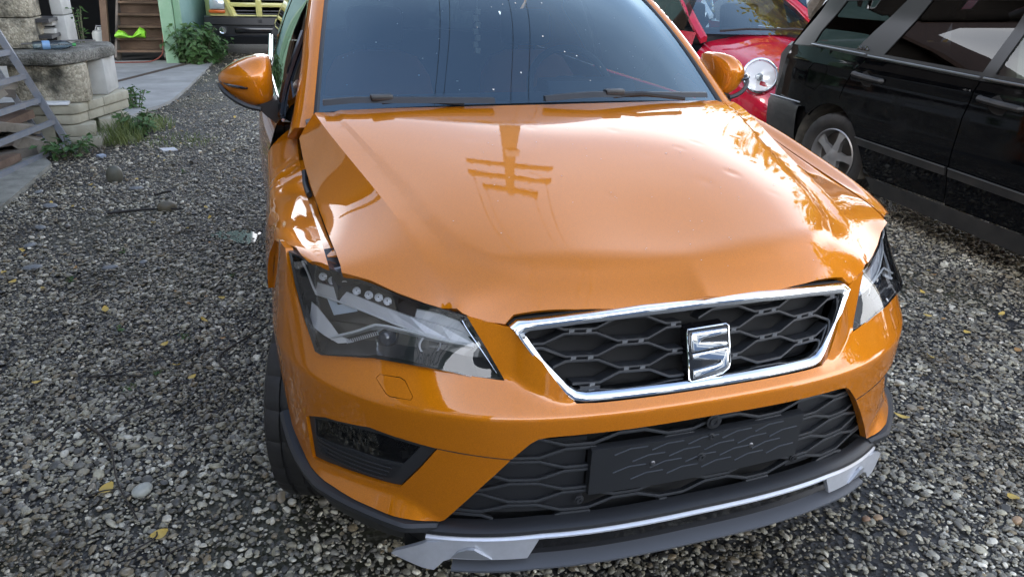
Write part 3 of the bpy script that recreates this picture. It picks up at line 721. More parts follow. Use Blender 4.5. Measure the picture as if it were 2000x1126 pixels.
# ---- front wings (fenders): x over (y, z)
WY = np.array([.36, .45, .60, .80, 1.0, 1.2, 1.41])
WTL = np.array([(.797, .920), (.800, .935), (.801, .932), (.804, .930), (.809, .945), (.811, 1.005), (.800, 1.065)]); WTR = np.array([(.777, .929), (.787, .953), (.798, .974), (.807, 1.006), (.812, 1.044), (.813, 1.088), (.816, 1.102)])
C1L = np.array([(.805, .918), (.852, .927), (.893, .925), (.900, .917), (.900, .917), (.897, .930), (.893, .980)]); C1R = np.array([(.802, .922), (.848, .938), (.868, .972), (.874, 1.010), (.876, 1.048), (.876, 1.075), (.875, 1.09)])
C2L = np.array([(.83, .885), (.876, .885), (.919, .868), (.928, .855), (.926, .855), (.919, .865), (.912, .89)]); C2R = np.array([(.83, .887), (.884, .893), (.917, .90), (.925, .915), (.922, .93), (.918, .94), (.912, .95)])
WC = [
      np.array([(.85, .80), (.89, .80), (.934, .775), (.940, .76), (.938, .76), (.929, .76), (.92, .77)]), np.array([(.88, .60), (.905, .60), (.930, .60), (.936, .60), (.932, .60), (.925, .60), (.918, .60)]),
      np.array([(.88, .42), (.90, .42), (.915, .42), (.92, .42), (.92, .42), (.915, .42), (.91, .42)]), np.array([(.88, .28), (.89, .28), (.90, .28), (.905, .28), (.905, .28), (.90, .28), (.895, .28)])]
def fender(sg):
    CV = ([WTL, C1L, C2L] if sg < 0 else [WTR, C1R, C2R]) + WC; yy = np.linspace(.36, 1.41, 80)
    tab = [np.stack([_gs(np.interp(yy, WY, c[:, k]), 0, 30) for k in (0, 1)], 1) for c in CV]; tab = np.array(tab)       # (curve, y, xz)
    def xz(y, t):
        y = np.asarray(y, float); t = np.clip(np.asarray(t, float), 0, 5.999); i = t.astype(int); u = t - i
        def cv(k):
            k = np.clip(k, 0, 6); f = np.clip((y - .36) / 1.05 * 79, 0, 78.999); j = f.astype(int); g = (f - j)[..., None]; return tab[k, j] * (1 - g) + tab[k, j + 1] * g
        a = np.where((i == 0)[..., None], 2 * cv(i) - cv(i + 1), cv(i - 1)); b = cv(i); c = cv(i + 1); d = np.where((i >= 5)[..., None], 2 * c - b, cv(i + 2)); u = u[..., None]
        return .5 * (2 * b + (c - a) * u + (2 * a - 5 * b + 4 * c - d) * u * u + (3 * b - a - 3 * c + d) * u ** 3)
    ts = np.linspace(0, 6, 400)
    def tz(y, z): return float(np.interp(-z, -xz(np.full(400, y), ts)[:, 1], ts))
    def fn(y, t):
        p = xz(y, t * 6); x, z = p[..., 0], p[..., 1]; t = t * 6
        if sg < 0:   # crash damage: crumples along the upper half
            w = np.exp(-((y - .86) / .28) ** 2) * np.clip(t / .25, 0, 1) * np.clip((2.6 - t) / .8, 0, 1)
            dd = w * (.0022 * np.sin(y * 22 + t * 2.5) * np.sin(t * 3 - y * 7) + .0005 * np.sin(y * 47 + 2 * np.sin(t * 3)))
            dd = dd + .006 * np.exp(-((y - 1.13) / .05) ** 2 - ((t - .6) / .4) ** 2) * np.sin(y * 110); x = x + dd; z = z + dd * .7
        return np.stack([sg * x, y, z], -1)
    arch = [(.87 + .395 * math.cos(a), .345 + .395 * math.sin(a)) for a in np.linspace(math.radians(108), 0, 22)]
    q = [(.425, .9215), (.47, .926), (.515, .929), (.585, .918), (.648, .907), (.683, .865), (.718, .80), (.742, .738)] + arch[1:] + [(1.27, .30), (1.41, .30)]
    ol = [(y, 0.) for y in np.linspace(1.41, .385 if sg < 0 else .372, 30)] + [(y, tz(y, z) / 6) for y, z in q]
    return chart('front_wing', fn, ol, ORANGE, CAR, step=.012, flange=.014, ang=26, flip=(sg > 0), label='crumpled orange front wing with open gap to the bonnet' if sg < 0 else None)
fender(-1); fender(1)
# inner rail seen in the gap on the damaged side, and black lamp bracket
rg = []
for y, x, z in [(1.16, -.802, .985), (1.0, -.800, .935), (.8, -.796, .915), (.6, -.791, .912), (.5, -.786, .912), (.47, -.782, .908)]:
    rg.append([(x - .016, y, z - .01), (x - .010, y, z + .006), (x + .012, y, z + .008), (x + .022, y, z - .012), (x + .022, y, z - .05), (x - .016, y, z - .05)])
MB().loft(rg).obj('inner_rail', ORANGE, CAR)
MB().tube([(-.802, 1.04, .985), (-.805, 1.0, .960), (-.803, .96, .950), (-.800, .92, .945)], .009, 8).obj('gap_plug', M_BLACK, CAR)
mb = MB(); mb.box((-.762, .44, .878), (.075, .16, .05), (.25, 0, .2)); mb.obj('lamp_bracket', M_BLACK, CAR, smooth=False)
MB().tube([(-.785, .40, .905), (-.76, .385, .915), (-.74, .36, .905)], .006, 6).obj('bracket_clip', M_BOLT, CAR)

# ---- greenhouse: windscreen, pillars, roof, side glass
wb = spline([(-.738, 1.225, 1.128), (-.55, 1.165, 1.146), (-.3, 1.118, 1.158), (0, 1.10, 1.162), (.3, 1.118, 1.158), (.55, 1.165, 1.146), (.738, 1.225, 1.128)], 41)
wt = spline([(-.618, 1.80, 1.515), (-.45, 1.745, 1.535), (-.2, 1.70, 1.548), (0, 1.69, 1.552), (.2, 1.70, 1.548), (.45, 1.745, 1.535), (.618, 1.80, 1.515)], 41)
def wgrid(k0=0., k1=1., inset=0., d=0.):
    rg = []
    for t in np.linspace(k0, k1, 22):
        row = []
        for a, b in zip(wb, wt):
            p = a * (1 - t) + b * t; bow = .035 * math.sin(math.pi * t); p = p + np.array([0, -.55, .85]) * bow * (1 - .4 * (abs(p[0]) / .74) ** 2) + np.array([0, -.5, .8]) * d
            p[0] *= (1 - inset); row.append(tuple(p))
        rg.append(row)
    return rg
MB().loft(wgrid(), closed=False, cap=False).obj('windscreen', M_WIND, CAR, fix=False)
mb = MB(); rs = np.random.default_rng(21); gw = wgrid(.02, .98, .06, .0015)
for k in range(60):
    i = rs.integers(0, 21); j = rs.integers(1, 39); u, v = rs.uniform(size=2); a = np.array(gw[i][j]); b = np.array(gw[i][j + 1]); c = np.array(gw[i + 1][j]); p = a + (b - a) * u + (c - a) * v; r = rs.choice([.0014, .002, .003])
    e1 = (b - a) / np.linalg.norm(b - a); e2 = (c - a) / np.linalg.norm(c - a); mb.add([tuple(p + e1 * r * math.cos(t) + e2 * r * math.sin(t)) for t in np.linspace(0, 5.2, 6)], [(0, 1, 2, 3, 4, 5)])
o = mb.obj('glass_speck', MATS['speck'], CAR, fix=False); o['kind'] = 'stuff'
# black border band behind the glass
for nm, a, b in (('windscreen_border', 0., .075),):
    MB().loft(wgrid(a, b, 0., -.003)[:6], closed=False, cap=False).obj(nm, mat('frit_black', (.01, .011, .013), .5), CAR, fix=False)
def edgecurve(sg, off_x, t):
    a = wb[-1] if sg > 0 else wb[0]; b = wt[-1] if sg > 0 else wt[0]
    p = a * (1 - t) + b * t; bow = .035 * math.sin(math.pi * t) * .6
    return p + np.array([0, -.55, .85]) * bow + np.array([sg * off_x, 0, 0])
for sg in (1, -1):
    rg = []
    for t in np.linspace(-.03, 1.02, 20):
        p = edgecurve(sg, 0, t); w = .013
        rg.append([p + [-sg * .004, 0, .001], p + [sg * .004, -.004, .006], p + [sg * w, .004, .005], p + [sg * w, .02, -.01], p + [-sg * .004, .02, -.01]])
    MB().loft(rg).obj('windscreen_seal', M_BLACK, CAR)
    rg = []
    for t in np.linspace(-.10, 1.05, 26):
        p = edgecurve(sg, .013, t); o_ = np.interp(t, [-.1, 0, .3, 1], [.075, .062, .055, .060]); b = np.interp(t, [-.1, 0, 1], [.10, .085, .055]); dz = np.interp(t, [-.1, 0, .15, 1], [-.03, -.012, -.016, -.022])
        rg.append([p + [0, .012, -.004], p + [0, .0, .004], p + [sg * o_ * .3, .004, .008], p + [sg * o_ * .7, .022, .004], p + [sg * o_, .05, dz], p + [sg * o_ * .96, b + .03, dz - .02], p + [sg * o_ * .4, b, -.05]])
    MB().loft(rg).obj('windscreen_pillar', ORANGE, CAR, ang=50)
    # side glass, two chrome strips, dark frame
    def side(y, t):   # t 0 belt .. 1 roof rail
        xb = np.interp(y, [1.25, 1.6, 2.4, 4.1], [.835, .850, .855, .80]); xt = np.interp(y, [1.25, 1.85, 2.6, 4.1], [.78, .655, .655, .62])
        zb = np.interp(y, [1.25, 1.6, 2.4, 4.1], [1.085, 1.092, 1.10, 1.16]); zt = np.interp(y, [1.25, 1.5, 1.85, 2.6, 3.6, 4.1], [1.10, 1.29, 1.505, 1.56, 1.53, 1.46])
        return np.array([sg * (xb * (1 - t) + xt * t + .02 * math.sin(math.pi * t)), y, zb * (1 - t) + zt * t])
    rg = [[side(y, t) for t in np.linspace(0, 1, 8)] for y in np.linspace(1.34, 2.5, 14)]
    MB().loft(rg, closed=False, cap=False).obj('side_window', M_SIDEG, CAR)
    rg = [[side(y, t) for t in np.linspace(0, 1, 8)] for y in np.linspace(2.58, 4.0, 14)]
    MB().loft(rg, closed=False, cap=False).obj('side_window', M_SIDEG, CAR)
    rg = [[side(y, t) * [1.004, 1, 1] for t in np.linspace(0, 1, 6)] for y in (2.49, 2.59)]
    MB().loft(rg, closed=False, cap=False).obj('door_pillar', M_GLOSS, CAR)
    q = [side(y, 0) + np.array([sg * .006, 0, .004]) for y in np.linspace(1.32, 4.0, 30)]
    MB().tube(q, .006, 6).obj('belt_chrome', M_CHROME, CAR)
    q = [side(y, 1) + np.array([sg * .012, 0, 0.0]) for y in np.linspace(1.32, 3.9, 40)]
    MB().tube(q, .0055, 6).obj('frame_chrome', M_CHROME, CAR)
    q = [side(y, t) + np.array([sg * .008, 0, 0]) for y, t in ((1.40, 0.02), (1.47, .35), (1.55, .62), (1.66, .84))]
    MB().tube(spline(q, 14), .011, 6).obj('quarter_divider', M_GLOSS, CAR)
    # painted flank behind the wing: doors, sill, rear quarter
    def flank(y, k):
        prof = [(.86, .26), (.905, .31), (.915, .5), (.922, .8), (.905, .95), (.868, 1.055), (.845, 1.088)]
        x, z = prof[k]; sh = np.interp(y, [1.4, 2, 3.2, 4.0, 4.3], [0, 0, 0, -.05, -.18]); zz = z + (.03 if k > 3 else 0) * np.interp(y, [1.4, 4], [0, 1.6])
        if k == 6: zz = side(y, 0)[2] - .004
        bul = .012 * math.sin((y - 1.4) * 2.0) if k in (3, 4) else 0
        return np.array([sg * (x + sh + bul), y, zz])
    for nm, y0, y1 in (('front_door', 1.418, 2.50), ('rear_door', 2.508, 3.30)):
        rg = [[flank(y, k) for k in range(7)] for y in np.linspace(y0, y1, 10)]
        MB().loft(rg, closed=False, cap=False).obj(nm, ORANGE, CAR, ang=40)
    rg = [[flank(y, k) for k in range(7)] for y in np.linspace(3.308, 4.30, 10)]
    MB().loft(rg, closed=False, cap=False).obj('rear_quarter', ORANGE, CAR, ang=40)
    MB().loft([[side(3.98, 0) + np.array([0, 0, -.02]), side(3.98, 1) + np.array([0, 0, .02])], [side(4.1, 0) + np.array([-sg * .02, .05, 0]), side(4.1, 1) + np.array([-sg * .01, 0, .02])], [np.array([sg * .60, 4.285, 1.10]), np.array([sg * .585, 4.05, 1.51])]], closed=False, cap=False).obj('rear_pillar', M_GLOSS, CAR)
    # corner trim at wing / door / pillar joint
    MB().prism([(sg * .80, 1.30, 1.085), (sg * .835, 1.38, 1.075), (sg * .838, 1.46, 1.085), (sg * .80, 1.42, 1.20)], (sg * .006, 0, 0)).obj('mirror_sail', M_GLOSS, CAR, smooth=False)
rg = []
for y in np.linspace(1.70, 4.05, 18):
    zc = np.interp(y, [1.7, 2.1, 2.8, 3.6, 4.05], [1.552, 1.598, 1.605, 1.57, 1.52]); ze = np.interp(y, [1.7, 1.85, 2.6, 3.6, 4.05], [1.50, 1.515, 1.565, 1.535, 1.48])
    rg.append([(x, y + (abs(x) / .66) ** 2 * (.10 if y < 1.9 else 0), zc + (ze - zc) * (abs(x) / .66) ** 3) for x in np.linspace(-.66, .66, 17)])
MB().loft(rg, closed=False, cap=False).obj('roof', ORANGE, CAR)
mb = MB(); mb.prism([(-.80, 4.3, .35), (.80, 4.3, .35), (.80, 4.3, 1.10), (-.80, 4.3, 1.10)], (0, .04, 0)); mb.obj('tailgate', ORANGE, CAR, smooth=False)
MB().prism([(-.62, 4.28, 1.12), (.62, 4.28, 1.12), (.60, 4.05, 1.50), (-.60, 4.05, 1.50)], (0, .006, .003)).obj('rear_window', M_SIDEG, CAR, smooth=False)
MB().box((0, 2.9, .32), (1.70, 2.7, .10)).obj('floor_pan', M_DARK, CAR, smooth=False)
# ---- cabin
mb = MB(); rg = []
for x in np.linspace(-.74, .74, 15):
    c = 1 - (abs(x) / .74) ** 4
    rg.append([(x, 1.16 + .05 * (1 - c), 1.08), (x, 1.25, 1.115), (x, 1.5, 1.125 - .01 * (1 - c)), (x, 1.66, 1.115), (x, 1.72, 1.06), (x, 1.70, .75), (x, 1.16, .75)])
mb.loft(rg).obj('dashboard', mat('dash_plastic', (.022, .026, .030), .55, bump=(500, .3, .001)), CAR)
mb = MB(); rg = [[(x, 1.55, 1.118), (x, 1.60, 1.165), (x, 1.70, 1.165), (x, 1.72, 1.10)] for x in np.linspace(.18, .56, 8)]; mb.loft(rg).obj('instrument_hood', M_BLACK, CAR)
SWC = Vector((.37, 1.80, 1.10)); mb = MB(); R_ = Euler((math.radians(62), 0, 0)).to_matrix()
mb.tube([SWC + R_ @ Vector((math.cos(a) * .185, math.sin(a) * .185, 0)) for a in np.linspace(0, 2 * math.pi, 40)], .016, 8, cap=False); mb.box(SWC, (.34, .03, .03), (math.radians(62), 0, 0), .01); mb.box(SWC, (.14, .12, .05), (math.radians(62), 0, 0), .02); mb.obj('steering_wheel', M_BLACK, CAR)
for sx_ in (.37, -.37):
    mb = MB()
    for z, w, y, d in [(.55, .25, 2.15, .07), (.75, .27, 2.22, .075), (.95, .265, 2.30, .07), (1.12, .24, 2.37, .06), (1.20, .18, 2.40, .045)]:
        pass
    rg = []
    for z, w, y, d in [(.55, .25, 2.15, .07), (.75, .27, 2.22, .075), (.95, .265, 2.30, .07), (1.10, .24, 2.365, .06), (1.18, .19, 2.395, .045), (1.21, .10, 2.405, .03)]:
        rg.append([(sx_ + w * math.copysign(abs(math.cos(a)) ** .6, math.cos(a)), y + d * math.copysign(abs(math.sin(a)) ** .6, math.sin(a)), z) for a in np.linspace(0, 2 * math.pi, 20, endpoint=False)])
    ST = mb.loft(rg).obj('seat', mat('brown_seat', (.42, .15, .07), .8, bump=(300, .3, .001)), CAR)
    mb = MB(); mb.box((sx_, 2.42, 1.315), (.26, .10, .17), (-.15, 0, 0), .04); mb.tube([(sx_ - .05, 2.42, 1.15), (sx_ - .05, 2.42, 1.27)], .007); mb.tube([(sx_ + .05, 2.42, 1.15), (sx_ + .05, 2.42, 1.27)], .007); mb.obj('headrest', M_SEAT, ST)
    MB().box((sx_, 1.98, .62), (.50, .50, .14), (.1, 0, 0), .05).obj('seat_cushion', M_SEAT, ST)
MB().box((0, 3.25, .95), (1.25, .12, .60), (-.2, 0, 0), .05).obj('rear_bench', M_SEAT, CAR)
mb = MB(); mb.box((0, 1.83, 1.45), (.25, .03, .075), (.15, 0, .15), .012); mb.tube([(0, 1.82, 1.45), (0, 1.76, 1.53)], .01); mb.obj('interior_mirror', M_BLACK, CAR)
# ---- wipers
for (p, h, q) in (((-.725, 1.155, 1.166), (-.55, 1.118, 1.176), (-.20, 1.065, 1.175)), ((-.03, 1.058, 1.178), (.22, 1.065, 1.186), (.62, 1.135, 1.166))):
    b = spline([p, tuple((np.array(p) + h) / 2 + [0, -.003, .004]), h, q], 20); mb = MB()
    rr = [(v + np.array([0, -.016, -.004]), v + np.array([0, -.006, .012]), v + np.array([0, .012, .012]), v + np.array([0, .012, -.006])) for v in b]
    mb.loft([[tuple(z) for z in r] for r in rr]).obj('wiper', M_BLACK, CAR)
    mb = MB(); mb.box((h[0], h[1], h[2] + .012), (.07, .032, .018), (0, 0, .05), .005); mb.tube([h, (h[0] + .10, h[1] - .012, h[2] + .006), (h[0] + .26, h[1] - .02, h[2] - .012)], [.010, .008, .008], 6); mb.obj('wiper_arm', M_BLACK, CAR)
mb = MB(); rg = [[(x, y - .02, z - .05), (x, y - .005, z - .012), (x, y + .055, z - .006), (x, y + .06, z - .05)] for x, y, z in spline([(-.78, 1.17, 1.12), (-.55, 1.13, 1.147), (0, 1.068, 1.158), (.55, 1.13, 1.147), (.78, 1.17, 1.12)], 30)]
mb.loft(rg).obj('cowl_panel', M_BLACK, CAR)
# ---- door mirrors
def door_mirror(sg):
    MR = MB(); rg = []
    #   x , ycentre, half depth, z bottom, z top
    secs = [(.862, 1.53, .050, 1.150, 1.255), (.868, 1.515, .075, 1.125, 1.274), (.885, 1.50, .092, 1.113, 1.280), (.91, 1.492, .098, 1.110, 1.279), (.94, 1.492, .096, 1.116, 1.272), (.97, 1.497, .090, 1.128, 1.260), (1.0, 1.507, .078, 1.146, 1.243), (1.022, 1.518, .060, 1.166, 1.227), (1.036, 1.530, .035, 1.184, 1.214)]
    for x, yc, hd, z0, z1 in secs:
        x = x if sg < 0 else .862 + (x - .862) * .84
        zc = z0 * .42 + z1 * .58; ring = []
        pr = [(-1.0, 0), (-.93, .45), (-.70, .80), (-.35, .97), (.2, 1), (.9, .92), (1, .6), (1, -.6), (.9, -.9), (.2, -1), (-.45, -.93), (-.80, -.62)]
        for a, b in spline(pr, 36, True):
            ring.append((sg * x, yc + a * hd, zc + (b * (z1 - zc) if b > 0 else b * (zc - z0))))
        rg.append(ring)
    MR = MR.loft(rg).obj('door_mirror', ORANGE, CAR, ang=50)
    # indicator strip, black lower lip, glass, arm
    q = [(sg * x, y, z) for x, y, z in ((1.030, 1.487, 1.196), (1.00, 1.428, 1.190), (.97, 1.406, 1.186), (.945, 1.397, 1.183))]
    MB().tube(spline(q, 10), [.004] * 3 + [.005] * 5 + [.003] * 2, 6).obj('indicator', M_GLOSS, MR)
    q = [(sg * x, y, z) for x, y, z in ((1.033, 1.50, 1.184), (1.018, 1.46, 1.164), (.985, 1.43, 1.140), (.95, 1.42, 1.122), (.91, 1.415, 1.112))]
    MB().tube(spline(q, 14), .009, 6).obj('lower_lip', M_TRIM, MR)
    MB().prism([(sg * .875, 1.600, 1.14), (sg * 1.0, 1.592, 1.155), (sg * 1.015, 1.59, 1.21), (sg * .98, 1.592, 1.255), (sg * .88, 1.600, 1.262)], (0, .003, 0)).obj('mirror_glass', M_CHROME, MR, smooth=False)
    rg = [[(sg * x, y, z) for x, y, z in r] for r in ([(.925, 1.43, 1.122), (.855, 1.43, 1.140), (.850, 1.56, 1.138), (.925, 1.56, 1.120)], [(.895, 1.44, 1.085), (.838, 1.44, 1.110), (.838, 1.55, 1.108), (.895, 1.55, 1.085)], [(.866, 1.45, 1.058), (.832, 1.44, 1.085), (.832, 1.54, 1.085), (.866, 1.54, 1.060)])]
    MB().loft(rg).obj('mirror_arm', M_TRIM, MR, ang=25)
door_mirror(-1); door_mirror(1)
# ---- front wheels
def wheel(parent, loc, rotz, R=.335, w=.215, rim=.225, spokes=5, rimm=None, name='wheel'):
    root = bpy.data.objects.new(name, None); link(root, parent); root.location = loc; root.rotation_euler = (0, 0, rotz)
    h = w / 2; nseg = 132; prof = [(-h * .72, rim), (-h * .93, rim + .03), (-h, rim + (R - rim) * .5), (-h * .97, R - .030), (-h * .88, R - .010), (-h * .72, R - .002), (-h * .50, R), (-h * .48, R - .008), (-h * .40, R - .008), (-h * .38, R), (-h * .06, R + .001), (-h * .04, R - .008), (h * .04, R - .008), (h * .06, R + .001)]
    prof = prof + [(-a, r) for a, r in prof[9::-1]]
    v = []; f = []
    for i, (a, r) in enumerate(prof):
        for k in range(nseg):
            t = 2 * math.pi * (k + .9 * (abs(a) / h)) / nseg; rr = r
            if r > R - .012 and abs(a) > h * .1 and (k % 6) < 1: rr = r - .006
            v.append((a, math.cos(t) * rr, math.sin(t) * rr))
    m_ = len(prof)
    for i in range(m_ - 1):
        for k in range(nseg): f.append((i * nseg + k, i * nseg + (k + 1) % nseg, (i + 1) * nseg + (k + 1) % nseg, (i + 1) * nseg + k))
    make('tyre', v, f, M_RUBBER, root, ang=25)
    mb = MB(); mb.lathe([(-h * .8, rim + .004), (-h * .86, rim - .004), (-h * .7, rim - .012), (h * .7, rim - .012), (h * .86, rim - .004), (h * .8, rim + .004)], 48)
    for k in range(spokes):
        a = 2 * math.pi * k / spokes; ca, sa = math.cos(a), math.sin(a)
        for sgn in (1,):
            x0 = h * .62
            def P(x, r, t): return (x, ca * r - sa * t, sa * r + ca * t)
            mb.loft([[P(x0 + .01, .04, -.035), P(x0 + .01, .04, .035), P(x0 - .03, .04, .035), P(x0 - .03, .04, -.035)], [P(x0 + .012, .12, -.022), P(x0 + .012, .12, .022), P(x0 - .02, .12, .02), P(x0 - .02, .12, -.02)], [P(x0 + .002, rim - .008, -.038), P(x0 + .002, rim - .008, .038), P(x0 - .02, rim - .008, .036), P(x0 - .02, rim - .008, -.036)]])
    mb.lathe([(h * .76, .0005), (h * .76, .03), (h * .70, .055), (h * .4, .06)], 24)
    mb.obj('rim', rimm or M_ALLOY, root)
    MB().lathe([(0, .0005), (0, rim - .02)], 32).obj('brake_disc', mat('brake', (.12, .115, .11), .5, .8), root)
    return root
wheel(CAR, (-.79, .87, .335), math.radians(180 - 19)); wheel(CAR, (.79, .87, .335), math.radians(-19))
wheel(CAR, (-.79, 3.5, .335), math.pi); wheel(CAR, (.79, 3.5, .335), 0)
for sg in (1, -1):   # wheel-arch liner
    rg = [[(sg * x, .87 + .41 * math.cos(a), .345 + .41 * math.sin(a)) for x in (.60, .895)] for a in np.linspace(-.2, math.pi + .2, 24)]
    MB().loft(rg, closed=False, cap=False).obj('arch_liner', M_DARK, CAR)
# ================================================================ GROUND AND SETTING
def ground_mat():
    m = bpy.data.materials.new('wet_dirt'); m.use_nodes = True; n = m.node_tree; p = n.nodes['Principled BSDF']; g = n.nodes.new('ShaderNodeTexCoord')
    t = n.nodes.new('ShaderNodeTexNoise'); t.inputs['Scale'].default_value = .9; t.inputs['Detail'].default_value = 8; n.links.new(g.outputs['Object'], t.inputs['Vector'])
    v = n.nodes.new('ShaderNodeTexVoronoi'); v.inputs['Scale'].default_value = 48; n.links.new(g.outputs['Object'], v.inputs['Vector'])
    r = n.nodes.new('ShaderNodeValToRGB'); e = r.color_ramp.elements; e[0].color = (.008, .008, .008, 1); e[1].color = (.045, .044, .042, 1); e[1].position = .9
    n.links.new(v.outputs['Color'], r.inputs['Fac'])
    mo = n.nodes.new('ShaderNodeMix'); mo.data_type = 'RGBA'; mo.inputs['B'].default_value = (.05, .05, .02, 1)
    mr = n.nodes.new('ShaderNodeMapRange'); mr.inputs['From Min'].default_value = .52; mr.inputs['From Max'].default_value = .7; mr.inputs['To Max'].default_value = .8
    n.links.new(t.outputs['Fac'], mr.inputs['Value']); n.links.new(mr.outputs['Result'], mo.inputs['Factor']); n.links.new(r.outputs['Color'], mo.inputs['A']); n.links.new(mo.outputs['Result'], p.inputs['Base Color'])
    p.inputs['Roughness'].default_value = .55
    b = n.nodes.new('ShaderNodeBump'); b.inputs['Strength'].default_value = .8; b.inputs['Distance'].default_value = .012
    n.links.new(v.outputs['Distance'], b.inputs['Height']); n.links.new(b.outputs['Normal'], p.inputs['Normal'])
    return m
struct(make('ground', [(-250, -250, 0), (250, -250, 0), (250, 250, 0), (-250, 250, 0)], [(0, 1, 2, 3)], ground_mat(), smooth=False))
# ---- puddles
M_WATER = mat('puddle_water', (.015, .016, .015), .04, spec=.4)
PUD = []
def puddle(cx, cy, a, b, seed):
    r_ = np.random.default_rng(seed); n = 40; ph = r_.uniform(0, 6, 4)
    pts = []
    for k in range(n):
        t = 2 * math.pi * k / n; q = 1 + .22 * math.sin(2 * t + ph[0]) + .16 * math.sin(3 * t + ph[1]) + .10 * math.sin(5 * t + ph[2]) + .06 * math.sin(9 * t + ph[3]); pts.append((cx + a * q * math.cos(t), cy + b * q * math.sin(t)))
    PUD.append((cx, cy, a * .80, b * .80))
    o = make('puddle', [(x, y, .007) for x, y in pts], [tuple(range(n))], M_WATER, smooth=False); return struct(o)
puddle(-1.12, 3.46, .13, .13, 1)
# ---- gravel (stuff): stones of several shapes scattered over the yard
def stone_proto(k):
    r_ = np.random.default_rng(100 + k); bm = bmesh.new(); bmesh.ops.create_icosphere(bm, subdivisions=2, radius=.5)
    cuts = [(Vector(r_.normal(size=3)).normalized(), r_.uniform(.30, .44)) for _ in range(7)]
    sc = Vector((1.0, r_.uniform(.60, .88), r_.uniform(.32, .50)))
    for v in bm.verts:
        c = v.co.copy()
        for n_, d in cuts:
            q = c.dot(n_) - d
            if q > 0: c -= n_ * q * .85
        v.co = Vector((c.x * sc.x, c.y * sc.y, c.z * sc.z))
    me = bpy.data.meshes.new('stone'); bm.to_mesh(me); bm.free()
    if k < 4: me.shade_smooth(); me.set_sharp_from_angle(angle=math.radians(40))
    else: me.shade_smooth()
    return me
def stone_mat():
    m = bpy.data.materials.new('gravel_stone'); m.use_nodes = True; n = m.node_tree; p = n.nodes['Principled BSDF']
    oi = n.nodes.new('ShaderNodeObjectInfo'); r = n.nodes.new('ShaderNodeValToRGB'); r.color_ramp.interpolation = 'LINEAR'
    cols = [(0, (.046, .0445, .040)), (.16, (.112, .108, .095)), (.32, (.190, .182, .153)), (.46, (.255, .233, .165)), (.56, (.265, .259, .230)), (.66, (.24, .19, .115)), (.74, (.325, .315, .258)), (.84, (.42, .39, .285)), (.93, (.53, .51, .43)), (1.0, (.76, .72, .60))]
    e = r.color_ramp.elements; e[0].position, e[0].color = 0, (*cols[0][1], 1); e[1].position, e[1].color = 1, (*cols[-1][1], 1)
    for pos, c in cols[1:-1]: q = e.new(pos); q.color = (*c, 1)
    n.links.new(oi.outputs['Random'], r.inputs['Fac'])
    g = n.nodes.new('ShaderNodeTexCoord'); t = n.nodes.new('ShaderNodeTexNoise'); t.inputs['Scale'].default_value = 3; t.inputs['Detail'].default_value = 6; n.links.new(g.outputs['Object'], t.inputs['Vector'])
    mx_ = n.nodes.new('ShaderNodeMix'); mx_.data_type = 'RGBA'; mx_.blend_type = 'MULTIPLY'; mx_.inputs['Factor'].default_value = .55
    rr = n.nodes.new('ShaderNodeValToRGB'); rr.color_ramp.elements[0].position = .3; rr.color_ramp.elements[0].color = (.45, .45, .45, 1); rr.color_ramp.elements[1].position = .7; rr.color_ramp.elements[1].color = (1.3, 1.3, 1.3, 1)
    n.links.new(t.outputs['Fac'], rr.inputs['Fac']); n.links.new(r.outputs['Color'], mx_.inputs['A']); n.links.new(rr.outputs['Color'], mx_.inputs['B']); n.links.new(mx_.outputs['Result'], p.inputs['Base Color'])
    # damp and dry patches across the yard
    ge = n.nodes.new('ShaderNodeNewGeometry'); wn = n.nodes.new('ShaderNodeTexNoise'); wn.inputs['Scale'].default_value = 1.5; wn.inputs['Detail'].default_value = 5; wn.inputs['Roughness'].default_value = .6; n.links.new(ge.outputs['Position'], wn.inputs['Vector'])
    wr = n.nodes.new('ShaderNodeValToRGB'); wr.color_ramp.elements[0].position = .36; wr.color_ramp.elements[0].color = (.50, .47, .42, 1); wr.color_ramp.elements[1].position = .62; wr.color_ramp.elements[1].color = (1.12, 1.12, 1.10, 1); n.links.new(wn.outputs['Fac'], wr.inputs['Fac'])
    m3 = n.nodes.new('ShaderNodeMix'); m3.data_type = 'RGBA'; m3.blend_type = 'MULTIPLY'; m3.inputs['Factor'].default_value = 1.0; n.links.new(mx_.outputs['Result'], m3.inputs['A']); n.links.new(wr.outputs['Color'], m3.inputs['B']); n.links.new(m3.outputs['Result'], p.inputs['Base Color'])
    rg_ = n.nodes.new('ShaderNodeMapRange'); rg_.inputs['From Min'].default_value = .36; rg_.inputs['From Max'].default_value = .62; rg_.inputs['To Min'].default_value = .28; rg_.inputs['To Max'].default_value = .55; n.links.new(wn.outputs['Fac'], rg_.inputs['Value']); n.links.new(rg_.outputs['Result'], p.inputs['Roughness'])
    p.inputs['Specular IOR Level'].default_value = .5
    return m
PROTO = bpy.data.collections.new('gravel_stones'); SM = stone_mat()
for k in range(8):
    me = stone_proto(k); me.materials.append(SM); PROTO.objects.link(bpy.data.objects.new('stone_shape', me))
def dens(d): return np.interp(d, [0, 3.0, 4.5, 6.5, 9, 12, 20], [9800, 9000, 5600, 3000, 1400, 700, 200])
def sizes(d): return np.interp(d, [0, 3.2, 8, 20], [1.0, 1.0, 1.15, 1.5])
P_ = []; ZONES = [(-3.0, 4.6, -.7, 3.2, 9800), (-4.2, 4.8, 3.2, 8.0, 5600), (-3.2, 3.0, 8.0, 15.0, 1400)]
for x0, x1, y0, y1, dn in ZONES:
    k = int((x1 - x0) * (y1 - y0) * dn); P_.append(np.stack([RNG.uniform(x0, x1, k), RNG.uniform(y0, y1, k)], 1))
P_ = np.vstack(P_); dc = np.hypot(P_[:, 0] + .91, P_[:, 1] + 1.26)
